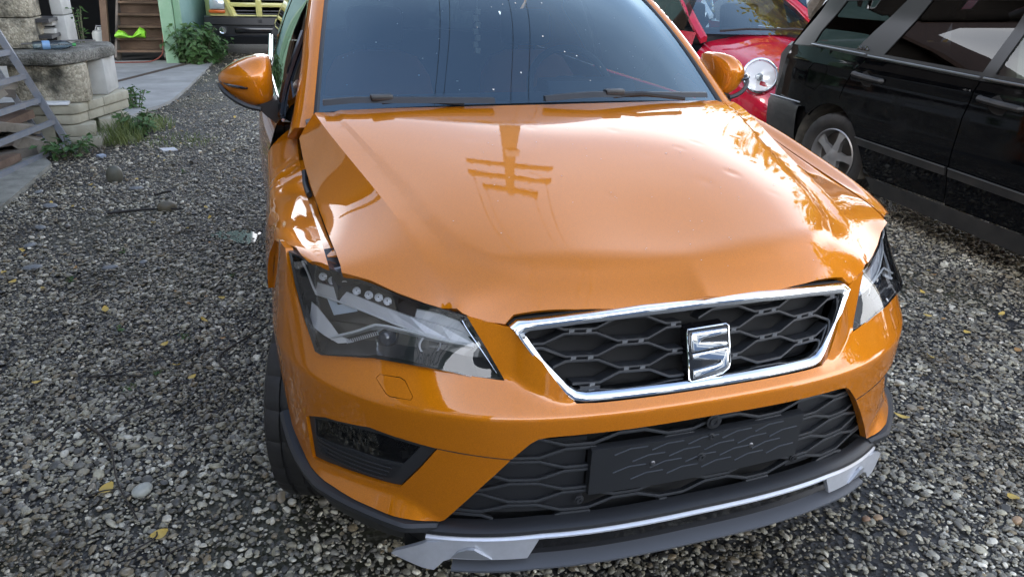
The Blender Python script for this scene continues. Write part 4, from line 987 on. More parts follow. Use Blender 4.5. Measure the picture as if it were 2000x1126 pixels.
zone_d = np.select([P_[:, 1] < 3.2, P_[:, 1] < 8], [9800, 5600], 1400)
keep = RNG.uniform(size=len(P_)) < dens(dc) / zone_d
_q = np.c_[P_ - [CAMP.x, CAMP.y], np.full(len(P_), -CAMP.z)]; _d = _q @ np.array(_f); _h = np.abs(_q @ np.array(_r)) - .70 * np.maximum(_d, .1); _v = -(_q @ np.array(_u)) - .40 * np.maximum(_d, .1)
keep &= (_d > .1) & (_h < .7) & (_v < .35)                                              # only where a camera near this spot could see
keep &= ~((np.abs(P_[:, 0]) < .74) & (P_[:, 1] > .50) & (P_[:, 1] < 6))                 # deep under the car: nothing to see
keep &= ~((P_[:, 0] > 4.3) & (P_[:, 1] < 4.2))
keep &= ~((P_[:, 0] < -2.66) & (P_[:, 1] > 3.4) & (P_[:, 1] < 6.3))
CONC = [(-1.62, 13.4), (-1.70, 11.8), (-1.83, 10.0), (-1.93, 8.95), (-2.02, 8.5), (-2.16, 8.2), (-2.26, 7.8), (-4.8, 7.7), (-4.8, 13.4)]
keep &= ~inside(P_, CONC)
keep &= ~((P_[:, 0] < -2.2 - .0 * P_[:, 1]) & (P_[:, 1] > 6.5) & (P_[:, 1] < 8))
for cx, cy, a, b in PUD: keep &= ~((((P_[:, 0] - cx) / a) ** 2 + ((P_[:, 1] - cy) / b) ** 2 < 1) & (RNG.uniform(size=len(P_)) < .55))
wet = np.exp(-(((P_[:, 0] + 1.02) / .22) ** 2 + ((P_[:, 1] - .62) / .28) ** 2)); keep &= RNG.uniform(size=len(P_)) > wet * .55
pn = np.sin(P_[:, 0] * 2.3 + 1.1 * np.sin(P_[:, 1] * 1.7)) * np.sin(P_[:, 1] * 2.1 + 1.3 * np.sin(P_[:, 0] * 1.9 + .7)) + .35 * np.sin(P_[:, 0] * 7.1 + 2) * np.sin(P_[:, 1] * 6.3)
keep &= RNG.uniform(size=len(P_)) > .55 * np.clip((pn - .35) / .5, 0, 1)
P_ = P_[keep]; dc = dc[keep]; N_ = len(P_)
sz = RNG.lognormal(math.log(.0132), .46, N_).clip(.004, .046) * sizes(dc)
zz = sz * RNG.uniform(.0, .22, N_) + RNG.uniform(0, .009, N_)
me = bpy.data.meshes.new('gravel'); me.vertices.add(N_); me.vertices.foreach_set('co', np.c_[P_, zz].astype(np.float32).ravel())
a_ = me.attributes.new('rot', 'FLOAT_VECTOR', 'POINT'); a_.data.foreach_set('vector', np.c_[RNG.normal(0, .26, N_), RNG.normal(0, .26, N_), RNG.uniform(0, 6.28, N_)].astype(np.float32).ravel())
a_ = me.attributes.new('siz', 'FLOAT', 'POINT'); a_.data.foreach_set('value', sz.astype(np.float32))
a_ = me.attributes.new('pick', 'INT', 'POINT'); a_.data.foreach_set('value', RNG.integers(0, 8, N_).astype(np.int32))
me.update(); GRAV = link(bpy.data.objects.new('gravel', me)); GRAV['kind'] = 'stuff'; GRAV['label'] = 'wet dark grey gravel covering the yard'; me.materials.append(SM)
ng = bpy.data.node_groups.new('scatter_stones', 'GeometryNodeTree')
ng.interface.new_socket('Geometry', in_out='INPUT', socket_type='NodeSocketGeometry'); ng.interface.new_socket('Geometry', in_out='OUTPUT', socket_type='NodeSocketGeometry')
gi_ = ng.nodes.new('NodeGroupInput'); go_ = ng.nodes.new('NodeGroupOutput'); ci = ng.nodes.new('GeometryNodeCollectionInfo'); ci.inputs['Collection'].default_value = PROTO; ci.inputs['Separate Children'].default_value = True; ci.inputs['Reset Children'].default_value = True
iop = ng.nodes.new('GeometryNodeInstanceOnPoints'); iop.inputs['Pick Instance'].default_value = True
def nat(nm, ty): q = ng.nodes.new('GeometryNodeInputNamedAttribute'); q.data_type = ty; q.inputs['Name'].default_value = nm; return q.outputs['Attribute']
e2r = ng.nodes.new('FunctionNodeEulerToRotation')
for a, b in ((gi_.outputs[0], iop.inputs['Points']), (ci.outputs[0], iop.inputs['Instance']), (nat('pick', 'INT'), iop.inputs['Instance Index']), (nat('rot', 'FLOAT_VECTOR'), e2r.inputs[0]), (e2r.outputs[0], iop.inputs['Rotation']), (nat('siz', 'FLOAT'), iop.inputs['Scale']), (iop.outputs[0], go_.inputs[0])): ng.links.new(a, b)
mod = GRAV.modifiers.new('scatter', 'NODES'); mod.node_group = ng
# ---- concrete path, drain channel, kerb
M_CONC = mat('concrete', (.20, .205, .20), .85, noise=(2.2, .4, (.33, .34, .33)), bump=(60, .4, .004))
M_OLDC = mat('mossy_concrete', (.10, .105, .085), .9, noise=(6, .4, (.27, .27, .24)), bump=(40, .6, .006))
o = MB().prism([(x, y, -.05) for x, y in CONC], (0, 0, .09)).obj('concrete_path', M_CONC, smooth=False); struct(o)
o = MB().prism([(-2.95, 10.3, .0415), (-2.88, 10.24, .0415), (-1.98, 12.75, .0415), (-2.08, 12.79, .0415)], (0, 0, .004)).obj('drain_channel', mat('rust_iron', (.045, .035, .03), .7, noise=(8, .5, (.09, .06, .04))), smooth=False); struct(o)
o = MB().prism([(-2.64, 4.0, -.02), (-2.60, 5.0, -.02), (-2.58, 5.62, -.02), (-2.72, 5.95, -.02), (-3.6, 6.1, -.02), (-3.6, 4.0, -.02)], (0, 0, .06)).obj('kerb', M_OLDC, smooth=False); struct(o)
o = MB().prism([(-3.6, 1.4, -.02), (-2.95, 1.4, -.02), (-2.66, 3.98, -.02), (-3.6, 3.98, -.02)], (0, 0, .05)).obj('kerb', M_OLDC, smooth=False); struct(o)
# ---- outdoor fireplace of washed-aggregate concrete
def aggregate(name, c1, c2, sc=55):
    m = bpy.data.materials.new(name); m.use_nodes = True; n = m.node_tree; p = n.nodes['Principled BSDF']; g = n.nodes.new('ShaderNodeTexCoord')
    v = n.nodes.new('ShaderNodeTexVoronoi'); v.inputs['Scale'].default_value = sc; n.links.new(g.outputs['Object'], v.inputs['Vector'])
    r = n.nodes.new('ShaderNodeValToRGB'); r.color_ramp.elements[0].color = (*c1, 1); r.color_ramp.elements[1].color = (*c2, 1); n.links.new(v.outputs['Color'], r.inputs['Fac'])
    t = n.nodes.new('ShaderNodeTexNoise'); t.inputs['Scale'].default_value = 4; t.inputs['Detail'].default_value = 7; n.links.new(g.outputs['Object'], t.inputs['Vector'])
    mr = n.nodes.new('ShaderNodeMapRange'); mr.inputs['From Min'].default_value = .48; mr.inputs['From Max'].default_value = .66; n.links.new(t.outputs['Fac'], mr.inputs['Value'])
    mx_ = n.nodes.new('ShaderNodeMix'); mx_.data_type = 'RGBA'; mx_.inputs['B'].default_value = (.035, .035, .026, 1); n.links.new(mr.outputs['Result'], mx_.inputs['Factor']); n.links.new(r.outputs['Color'], mx_.inputs['A']); n.links.new(mx_.outputs['Result'], p.inputs['Base Color'])
    b = n.nodes.new('ShaderNodeBump'); b.inputs['Strength'].default_value = .9; b.inputs['Distance'].default_value = .01; b.invert = True; n.links.new(v.outputs['Distance'], b.inputs['Height']); n.links.new(b.outputs['Normal'], p.inputs['Normal'])
    p.inputs['Roughness'].default_value = .85
    return m
M_AGG = aggregate('washed_aggregate', (.20, .18, .13), (.50, .47, .37)); M_AGGD = aggregate('dark_aggregate', (.06, .06, .055), (.26, .26, .23), 70)
M_BLOCK = mat('pale_block', (.33, .34, .33), .85, noise=(5, .3, (.46, .47, .45)), bump=(80, .3, .002)); M_PAVER = mat('paver', (.26, .25, .19), .9, noise=(7, .3, (.40, .39, .31)), bump=(90, .4, .003))
BBQ = thing('garden_fireplace', 'washed aggregate concrete garden fireplace with table slab on stacked pavers', 'fireplace', (-2.8, 6.8, 0))
def bbq(name, mb, m, smooth=True, ang=30):
    o = mb.obj(name, m, BBQ, smooth, ang); o.matrix_parent_inverse = Matrix.Translation((2.8, -6.8, 0)); return o
def rounded(poly, z0, z1, bev=.015):
    bm = bmesh.new(); vs = [bm.verts.new((x, y, z0)) for x, y in poly]; f = bm.faces.new(vs); r = bmesh.ops.extrude_face_region(bm, geom=[f]); bmesh.ops.translate(bm, verts=[v for v in r['geom'] if isinstance(v, bmesh.types.BMVert)], vec=(0, 0, z1 - z0))
    bmesh.ops.recalc_face_normals(bm, faces=bm.faces[:]); bmesh.ops.bevel(bm, geom=bm.edges[:], offset=bev, segments=2, affect='EDGES', profile=.5); bm.verts.index_update()
    v = [q.co.copy() for q in bm.verts]; f = [tuple(x.index for x in q.verts) for q in bm.faces]; bm.free(); return v, f
bbq('table_slab', MB().add(*rounded([(-3.7, 6.42), (-2.58, 6.40), (-2.46, 6.50), (-2.24, 7.12), (-2.22, 7.28), (-2.30, 7.6), (-3.7, 7.6)], .715, .825, .03)), M_AGGD)
bbq('pillar', MB().add(*rounded([(-2.98, 6.50), (-2.47, 6.50), (-2.40, 6.54), (-2.385, 6.62), (-2.43, 6.95), (-2.98, 6.95)], .385, .712, .012)), M_AGG)
bbq('side_block', MB().add(*rounded([(-2.47, 6.98), (-2.30, 6.98), (-2.27, 7.45), (-2.47, 7.45)], .385, .712, .01)), M_BLOCK)
bbq('white_panel', MB().add(*rounded([(-2.52, 6.88), (-2.46, 6.88), (-2.44, 6.975), (-2.52, 6.975)], .40, .70, .005)), M_BLOCK)
for z0, z1 in ((.295, .380), (.205, .290)):
    for q in ([(-2.98, 6.40), (-2.52, 6.40), (-2.47, 6.44), (-2.42, 6.60), (-2.98, 6.60)], [(-2.98, 6.607), (-2.415, 6.607), (-2.33, 6.85), (-2.98, 6.85)], [(-2.98, 6.857), (-2.325, 6.857), (-2.17, 7.30), (-2.22, 7.40), (-2.98, 7.40)]):
        o_ = .015 if z0 < .25 else 0; bbq('paver', MB().add(*rounded([(x - o_, y + o_ * .5) for x, y in q], z0, z1, .012)), M_PAVER)
for c, d, r in (((-2.53, 6.53, .145), (.30, .22, .105), .1), ((-2.48, 6.50, .045), (.32, .22, .09), -.05), ((-2.80, 6.52, .10), (.22, .22, .19), 0), ((-2.33, 6.85, .10), (.17, .26, .19), .3), ((-2.30, 7.12, .14), (.20, .24, .11), .45), ((-2.28, 7.2, .04), (.24, .26, .085), .3), ((-2.36, 6.66, .04), (.13, .18, .08), .2), ((-2.7, 7.1, .1), (.5, .5, .19), 0)):
    bbq('base_block', MB().box(c, d, (0, 0, r), .012), M_PAVER)
for k in range(6):
    z0 = .828 + k * .262; t = k * .006
    bbq('upper_block', MB().add(*rounded([(-3.35, 6.74 + t), (-2.83 - t, 6.74 + t), (-2.765 - t, 6.79 + t), (-2.77 - t, 7.18), (-3.35, 7.18)], z0, z0 + .256, .016)), M_AGG)
    bbq('upper_block', MB().add(*rounded([(-2.70 - t, 7.22), (-2.60 - t, 7.22), (-2.58 - t, 7.55), (-2.70 - t, 7.55)], z0, z0 + .256, .012)), M_BLOCK)
bbq('hood', MB().box((-2.98, 7.2, 2.52), (.9, .9, .25), None, .03), M_AGGD)
for z in (.92, 1.06): bbq('grate_shelf', MB().box((-2.74, 7.1, z), (.16, .5, .03)), mat('steel_dark', (.06, .062, .065), .5, .6), False)
for z, t in ((.90, .06), (.985, -.04)): bbq('ash_brick', MB().box((-2.74, 7.2, z + .045), (.12, .22, .06), (0, 0, t), .01), M_BLOCK)
mb = MB(); mb.tube([(-2.86, 6.62, .88), (-2.50, 6.72, .90), (-2.30, 6.80, .895)], .008, 6); mb.obj('iron_rod', mat('old_steel', (.16, .16, .155), .45, .7), None); tag(bpy.data.objects['iron_rod'], 'thin grey iron rod lying across the fireplace slab', 'rod')
# bottle on the slab
BT = thing('plastic_bottle', 'empty clear blue plastic bottle lying on the fireplace slab', 'bottle', (-2.62, 6.66, .868), .25)
MB().lathe([(-.16, .0005), (-.16, .03), (-.15, .038), (-.10, .040), (-.09, .037), (-.02, .037), (.0, .041), (.06, .041), (.10, .036), (.14, .016), (.155, .013)], 16).obj('bottle_body', glass('pet_plastic', (.72, .84, .92), ior=1.45, rough=.08), BT)
MB().lathe([(.150, .0145), (.178, .0145), (.180, .0005)], 14).obj('cap', mat('green_cap', (.05, .30, .08), .4), BT)
MB().lathe([(-.085, .0385), (-.025, .0385)], 16).obj('bottle_label', mat('blue_label', (.18, .33, .55), .4), BT)
# white panel board lying on the pavers
tag(MB().box((-2.74, 6.46, .395), (.40, .18, .022), (0, .02, .05), .004).obj('white_board', mat('white_board', (.62, .66, .68), .35), None), 'flat white board edged in black lying on the pavers', 'board')
# ---- leaning steel frame (ladder-like) and old planks
M_STEEL = mat('worn_blue_steel', (.17, .20, .245), .42, .2, noise=(12, .4, (.24, .24, .25)))
LF = thing('steel_ladder_frame', 'grey steel ladder frame leaning over the old planks', 'ladder', (-2.57, 6.36, 0))
def lf(name, mb):
    o = mb.obj(name, M_STEEL, LF, smooth=False); o.matrix_parent_inverse = Matrix.Translation((2.57, -6.36, 0)); return o
def beam(a, b, w, h):
    a, b = Vector(a), Vector(b); d = b - a; q = d.to_track_quat('X', 'Z').to_matrix(); mb = MB(); l = d.length
    v = [q @ Vector((x * l, y * w / 2, z * h / 2)) + a for x in (0, 1) for y in (-1, 1) for z in (-1, 1)]
    return mb.add(v, [(0, 1, 3, 2), (4, 6, 7, 5), (0, 4, 5, 1), (2, 3, 7, 6), (0, 2, 6, 4), (1, 5, 7, 3)])
RD = Vector((-.27, -1.26, 0)).normalized(); top = Vector((-2.945, 6.335, 1.0)); bot = Vector((-2.57, 6.335, .0)); dv = (top - bot)
lf('rail', beam(bot, bot + dv * 1.7, .035, .055)); lf('rail', beam(bot + RD * 1.55, bot + RD * 1.55 + dv * 1.7, .035, .055))
lf('brace', beam(bot + Vector((-.17, -.05, .02)), bot + Vector((-.17, -.05, .02)) + dv * 1.6, .03, .04))
for t in (.05, .25, .44, .64, .84, 1.05, 1.26, 1.47): lf('rung', beam(bot + dv * t, bot + dv * t + RD * 1.55, .03, .042))
M_WOOD = [mat('grey_wood_%s' % k, c, .85, noise=(4, .4, c2), bump=(25, .7, .01)) for k, c, c2 in (('dark', (.055, .05, .045), (.15, .135, .115)), ('pale', (.13, .12, .10), (.28, .26, .22)), ('brown', (.07, .045, .03), (.16, .11, .08)))]
PL = [((-3.05, 5.55, .10), (1.35, .17, .07), (0, .06, 1.15), 0), ((-3.00, 5.75, .20), (1.2, .16, .06), (.1, .14, 1.30), 0), ((-3.12, 5.6, .27), (1.4, .20, .06), (0, -.10, 1.2), 2), ((-3.05, 5.7, .35), (1.1, .18, .07), (.2, .22, 1.1), 1), ((-3.2, 5.7, .42), (1.3, .22, .06), (-.1, .05, 1.3), 0), ((-3.12, 5.95, .50), (.9, .20, .07), (.1, -.18, 1.25), 1), ((-3.25, 5.9, .57), (1.0, .22, .06), (0, .12, 1.0), 0), ((-2.83, 6.02, .14), (.28, .16, .12), (.3, .5, .8), 1), ((-3.0, 5.3, .075), (.9, .10, .06), (0, 0, 1.25), 2), ((-3.3, 5.6, .16), (1.3, .24, .22), (0, .03, 1.2), 0)]
for c, d, r, k in PL:
    mb = MB(); n = 7; rs = np.random.default_rng(int(c[2] * 1000)); rg = []
    for i in range(n):
        x = (i / (n - 1) - .5) * d[0]; j = rs.normal(0, .006, 4); w, h = d[1] / 2, d[2] / 2
        rg.append([(x + j[0] * 2, -w + j[0], -h + j[1]), (x, w + j[1], -h + j[2]), (x + j[1] * 2, w + j[2], h + j[3]), (x, -w + j[3], h + j[0])])
    o = mb.loft(rg).obj('old_plank', M_WOOD[k], None, ang=20); o.location = c; o.rotation_euler = r
    tag(o, 'short grey offcut of wood beside the ladder foot' if d[0] < .3 else 'weathered old plank in the pile behind the steel ladder frame', 'plank', 'old planks piled behind the steel frame')
# ---- barn with dark opening
M_GREEN = mat('pale_green_plaster', (.20, .36, .22), .8, noise=(3, .2, (.30, .45, .31)), bump=(30, .3, .004)); M_TEAL = mat('teal_wall', (.17, .31, .29), .75, noise=(2, .2, (.25, .40, .37)), bump=(20, .2, .004))
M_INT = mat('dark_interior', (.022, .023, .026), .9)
BARN = thing('barn', 'pale green barn with a dark open doorway behind the fireplace', 'building', (-4.5, 13.2, 0))
def bar(name, mb, m, smooth=False):
    o = mb.obj(name, m, BARN, smooth); o.matrix_parent_inverse = Matrix.Translation((4.5, -13.2, 0)); return o
bar('door_post', MB().box((-2.24, 13.05, 1.6), (.20, .28, 3.2), None, .02), M_GREEN)
bar('corner_wall', MB().box((-2.085, 13.12, 1.6), (.10, .20, 3.2), None, .01), M_GREEN)
bar('side_wall', MB().prism([(-2.035, 13.2, 0), (-1.55, 16.5, 0), (-1.45, 22, 0), (-1.65, 22, 0), (-1.75, 16.5, 0), (-2.12, 13.3, 0)], (0, 0, 5.5)), M_TEAL)
bar('lintel', MB().box((-5.4, 13.05, 4.2), (6.6, .28, 2.6)), mat('barn_boards', (.05, .04, .032), .85, noise=(3, .3)))
bar('front_wall', MB().box((-7.6, 13.05, 1.45), (2.4, .28, 2.9)), M_GREEN)
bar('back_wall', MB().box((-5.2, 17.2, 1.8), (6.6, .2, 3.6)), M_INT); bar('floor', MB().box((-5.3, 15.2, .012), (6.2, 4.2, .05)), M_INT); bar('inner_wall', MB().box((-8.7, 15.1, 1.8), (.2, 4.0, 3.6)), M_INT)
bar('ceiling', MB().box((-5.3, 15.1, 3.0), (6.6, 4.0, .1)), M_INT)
bar('roof', MB().prism([(-9.2, 12.5, 3.65), (-1.2, 12.5, 3.65), (-1.2, 15.5, 5.0), (-1.2, 19, 3.65), (-9.2, 19, 3.65), (-9.2, 15.5, 5.0)], (0, 0, .12)) if False else MB().loft([[(x, 12.5, 5.5), (x, 15.6, 7.6), (x, 19.2, 5.5), (x, 19.2, 5.38), (x, 15.6, 7.48), (x, 12.5, 5.38)] for x in (-9.3, -1.3)]), mat('roof_tiles', (.10, .06, .045), .8, noise=(5, .3)))
M_PLY = [mat('stair_wood', (.10, .06, .038), .7, noise=(5, .35, (.17, .11, .07)), bump=(30, .3, .003)), mat('stair_side', (.11, .095, .08), .75, noise=(6, .3, (.17, .15, .13)))]
SH_ = thing('wooden_staircase', 'brown wooden open staircase inside the dark barn doorway', 'staircase', (-2.75, 13.4, 0))
def shf(name, mb, k):
    o = mb.obj(name, M_PLY[k], SH_, False); o.matrix_parent_inverse = Matrix.Translation((2.75, -13.4, 0)); return o
shf('side_board', beam((-3.13, 13.30, .05), (-2.96, 14.3, 1.75), .035, .22), 1); shf('side_board', beam((-2.38, 13.30, .05), (-2.36, 14.3, 1.75), .035, .22), 1)
for k in range(8):
    z = .20 + k * .19; y = 13.33 + k * .105; x0 = -3.11 + k * .018; shf('tread', MB().box(((x0 - 2.385) / 2, y + .03, z), (-2.385 - x0, .24, .035)), 0); shf('riser', MB().box(((x0 - 2.385) / 2, y + .14, z + .09), (-2.385 - x0, .012, .15)), 0)
tag(beam((-3.30, 13.35, 0), (-3.12, 13.35, 2.0), .12, .10).obj('timber_post', M_PLY[0], None, False), 'leaning orange-brown timber post left of the staircase', 'post')
BG = thing('green_bag', 'crumpled bright green bag on a stair tread', 'bag', (-2.86, 13.27, .42))
rs = np.random.default_rng(5); rg = []
for i, x in enumerate(np.linspace(-.23, .21, 8)):
    h = .07 + .05 * math.sin(i * 1.3) + (.05 if i > 5 else 0); rg.append([(x + rs.normal(0, .01), .10 * math.cos(a) + rs.normal(0, .012), h * (.5 + .5 * math.sin(a)) + rs.normal(0, .008)) for a in np.linspace(0, 2 * math.pi, 10, endpoint=False)])
MB().loft(rg).obj('bag_body', mat('lime_plastic', (.22, .55, .03), .35), BG, ang=15)
CN = thing('grey_canister', 'pale grey metal canister standing in the dark doorway', 'canister', (-3.42, 13.9, .04))
MB().lathe([(0, .0005), (0, .13), (.02, .14), (.40, .14), (.44, .12), (.46, .05), (.50, .045), (.50, .0005)], 20, axis='Z').obj('canister_body', mat('grey_paint', (.30, .33, .33), .5), CN); MB().tube([(-.08, 0, .44), (-.05, 0, .52), (.05, 0, .52), (.08, 0, .44)], .012).obj('handle', M_STEEL, CN)
tag(MB().tube(spline([(-3.2, 12.95, .05), (-2.9, 12.98, .05), (-2.6, 13.0, .06), (-2.42, 13.05, .15), (-2.38, 13.15, .32), (-2.37, 13.3, .5)], 30), .010, 6).obj('red_cable', mat('red_rubber', (.20, .04, .025), .5), None), 'thin red cable hanging off the staircase onto the floor', 'cable')
# ================================================================ OTHER VEHICLES
# ---- black estate car on the right: side surface follows a slightly slanted plane
BLK = paint('black_paint', (.0018, .002, .0025), metal=.0, rough=.5, coat_rough=.015, dirt=.03); BLK.node_tree.nodes['Principled BSDF'].inputs['Coat IOR'].default_value = 1.36; BLK.node_tree.nodes['Principled BSDF'].inputs['Specular IOR Level'].default_value = .0
M_CLAD = mat('grey_cladding', (.010, .011, .012), .5, noise=(7, .4, (.035, .033, .03)))
SUV = thing('black_estate_car', 'dusty black estate car parked on the right of the orange car', 'car', (3.1, 2.4, 0))
SUVI = Matrix.Translation((-3.1, -2.4, 0))
def sp(o): o.matrix_parent_inverse = SUVI; return o
def sside(d=0.):
    def fn(y, z):
        y = np.asarray(y, float); z = np.asarray(z, float)
        x = 2.86 + .1 * y + .030 * np.clip((z - .75) / .3, -2, 2) ** 2 * .5 + .20 * np.clip(z - 1.08, 0, 9) + .06 * np.clip((y - 3.75) / .6, 0, 2) ** 2 - .012 * np.exp(-((z - .99) / .03) ** 2) - .010 * np.exp(-((z - .60) / .10) ** 2)
        return np.stack([x + d, y, z], -1)
    return fn
def span(name, ol, m=BLK, d=0., fl=.012, step=.03, holes=(), parent=None):
    o = chart(name, sside(d), ol, m, parent or SUV, holes=holes, step=step, flange=fl, ang=30, flip=True)
    if parent is None: sp(o)
    return o
arc = lambda a0, a1, r=.375, n=14: [(3.42 - r * math.cos(a), .345 + r * math.sin(a)) for a in np.linspace(math.radians(a0), math.radians(a1), n)]
flap = [(3.84, .80), (3.83, .93), (3.76, .985), (3.60, .985), (3.58, .96), (3.60, .86), (3.69, .785)]
QP = span('rear_quarter', [(4.30, .665), (4.22, .95), (4.15, 1.085), (3.86, 1.095), (3.36, 1.085), (3.185, 1.075), (3.285, .97), (3.345, .87), (3.375, .78), (3.35, .715)] + arc(88, 140)[2:] + [(3.83, .645)], holes=[flap])
sp(chart('fuel_flap', sside(.001), shrink(flap, .006), BLK, SUV, step=.03, flange=.01, flip=True))
RDO = span('rear_door', [(3.175, 1.070), (2.145, 1.050), (2.195, .83), (2.205, .49), (2.195, .30), (2.90, .285), (2.985, .33)] + arc(18, 82)[1:] + [(3.365, .78), (3.335, .87), (3.275, .97)])
FDO = span('front_door', [(2.135, 1.050), (1.2, 1.03), (1.05, .85), (1.05, .30), (2.185, .29), (2.195, .49), (2.185, .83)])
span('front_wing', [(1.04, .85), (1.19, 1.03), (.9, 1.01), (.1, .92), (.05, .6), (.48, .55)] + [(.87 - .375 * math.cos(a), .345 + .375 * math.sin(a)) for a in np.linspace(math.pi * .85, 0, 12)] + [(1.04, .30)])
span('sill', [(2.95, .278), (1.04, .285), (1.04, .175), (2.85, .18)], M_CLAD, -.006)
for q in ([(3.09, .535), (2.215, .525), (2.215, .475), (3.06, .485)], [(2.185, .525), (1.06, .505), (1.06, .455), (2.185, .475)]): span('side_moulding', q, M_CLAD, -.016, .016)
for q in ([(3.09, .540), (2.215, .530), (2.215, .524), (3.09, .534)], [(2.185, .530), (1.06, .510), (1.06, .504), (2.185, .524)]): span('moulding_chrome', q, mat('dull_chrome', (.35, .36, .37), .3, .9), -.020, .006)
# window frame with three panes
qw = [(3.855, 1.125), (3.83, 1.21), (3.67, 1.44), (3.02, 1.475), (3.22, 1.26), (3.33, 1.125)]; rw = [(3.02, 1.115), (2.80, 1.475), (2.05, 1.50), (2.15, 1.10)]; fw = [(2.06, 1.10), (1.97, 1.50), (1.55, 1.50), (1.10, 1.09)]
span('window_frame', [(4.15, 1.09), (3.99, 1.30), (3.86, 1.50), (3.70, 1.545), (1.45, 1.56), (.95, 1.06), (2.14, 1.055), (3.18, 1.08), (3.86, 1.10)], mat('frame_black', (.012, .012, .013), .32), .003, .01, .04, [qw, rw, fw])
M_SGLASS = glass('dark_window', (.05, .055, .06), ior=1.55); M_CGLASS = glass('clear_window', (.55, .62, .60), ior=1.55)
for q, m_ in ((qw, M_SGLASS), (rw, M_SGLASS), (fw, M_CGLASS)): sp(chart('side_window', sside(.012), shrink(q, -.006), m_, SUV, step=.05, flip=True))
f_ = sside(-.004)
for q in ([(3.87, 1.112), (3.20, 1.098)], [(3.17, 1.092), (2.15, 1.072)], [(2.12, 1.072), (1.1, 1.055)]):
    pts = [f_(np.array(y), np.array(z)) for y, z in polyline(q, 12)]; sp(MB().tube(pts, .007, 6).obj('belt_trim', mat('dull_chrome', (.35, .36, .37), .3, .9), SUV))
for y0, dr in ((3.09, RDO), (1.94, FDO)):
    c = sside(0)(np.array(y0), np.array(.955)); mb = MB(); mb.tube([c + [.004, .15, .012], c + [-.028, .13, .010], c + [-.034, 0, .0], c + [-.028, -.13, -.008], c + [.004, -.15, -.008]], [.016, .019, .019, .019, .016], 8); o = mb.obj('door_handle', M_CLAD, dr)
    mb = MB(); ring = []
    cc = c + np.array([.0, .0, -.01]); v = [tuple(cc + [-.003, .085 * math.cos(a), .055 * math.sin(a)]) for a in np.linspace(0, 2 * math.pi, 20, endpoint=False)] + [tuple(cc + [-.0035, 0, 0])]
    mb.add(v, [(k, (k + 1) % 20, 20) for k in range(20)]).obj('handle_recess', M_DARK, dr, fix=False)
# small badge on the pillar
c = sside(-.004)(np.array(3.25), np.array(1.135)); 
def text_mesh(name, body, size, m, parent=None, extrude=.002):
    cu = bpy.data.curves.new(name, 'FONT'); cu.body = body; cu.size = size; cu.extrude = extrude; cu.align_x = 'CENTER'; cu.align_y = 'CENTER'
    t = bpy.data.objects.new(name, cu); COL.objects.link(t); dg = bpy.context.evaluated_depsgraph_get(); me = bpy.data.meshes.new_from_object(t.evaluated_get(dg)); bpy.data.objects.remove(t); me.materials.append(m)
    o = bpy.data.objects.new(name, me); link(o, parent); return o
bd = text_mesh('pillar_badge', 'AWD', .045, M_CHROME, SUV); bd.location = Vector(c) - Vector((3.1, 2.4, 0)); bd.rotation_euler = (math.radians(90), 0, math.radians(-90 - 5.7)); bd.scale = (1.2, 1, 1)
# inner shell: full-width dark core, roof, far side, tail
rg = []
for y, hw, zr, zb in ((4.40, .70, 1.02, .30), (4.28, .80, 1.10, .30), (4.0, .83, 1.10, .30), (3.84, .83, 1.10, .30), (3.83, .83, 1.1, .74), (3.0, .83, 1.09, .74), (2.99, .83, 1.09, .30), (1.29, .83, 1.05, .30), (1.28, .83, 1.05, .74), (.46, .83, .96, .74), (.45, .83, .95, .30), (.2, .80, .92, .30), (-.15, .68, .80, .30)):
    x0 = 2.86 + .1 * y + .06 * max(0, (y - 3.75) / .6) ** 2 + .035; rg.append([(x0, y, zb), (x0, y, zr - .03), (x0 + .03, y, zr), (x0 + 1.62, y, zr), (x0 + 1.65, y, zr - .03), (x0 + 1.65, y, zb)])
sp(MB().loft(rg).obj('lower_shell', mat('shell_black', (.008, .008, .009), .5), SUV, ang=20))
rg = []
for y, z, ins in ((4.22, 1.10, .10), (4.02, 1.38, .16), (3.86, 1.545, .20), (3.3, 1.575, .16), (1.6, 1.575, .16), (1.42, 1.55, .17)):
    x0 = 2.86 + .1 * y; rg.append([(x0 + ins - .03, y, z - .03), (x0 + ins + .04, y, z + .008), (x0 + .86, y, z + .03), (x0 + 1.68 - ins, y, z + .008), (x0 + 1.75 - ins, y, z - .03)])
sp(MB().loft(rg, closed=False, cap=False).obj('roof', BLK, SUV, ang=40))
rg = [[(2.86 + .1 * y + 1.70 - .2 * max(0, z - 1.08), y, z) for y in (4.1, 2.2, 1.2)] for z in (1.09, 1.30, 1.55)]
sp(MB().loft(rg, closed=False, cap=False).obj('far_windows', M_SGLASS, SUV))
sp(MB().add([(3.05, 1.42, 1.55), (4.55, 1.42, 1.55), (4.62, .75, 1.05), (2.98, .75, 1.05)], [(0, 1, 2, 3)]).obj('windscreen', M_CGLASS, SUV, fix=False))
for yy in (1.75, 2.95):
    for dx in (.42, 1.2): sp(MB().box((2.86 + .1 * yy + dx, yy + .35, 1.10), (.46, .14, .62), (-.2, 0, 0), .05).obj('seat', mat('pale_seat', (.30, .29, .25), .8) if yy < 2 else M_SEAT, SUV))
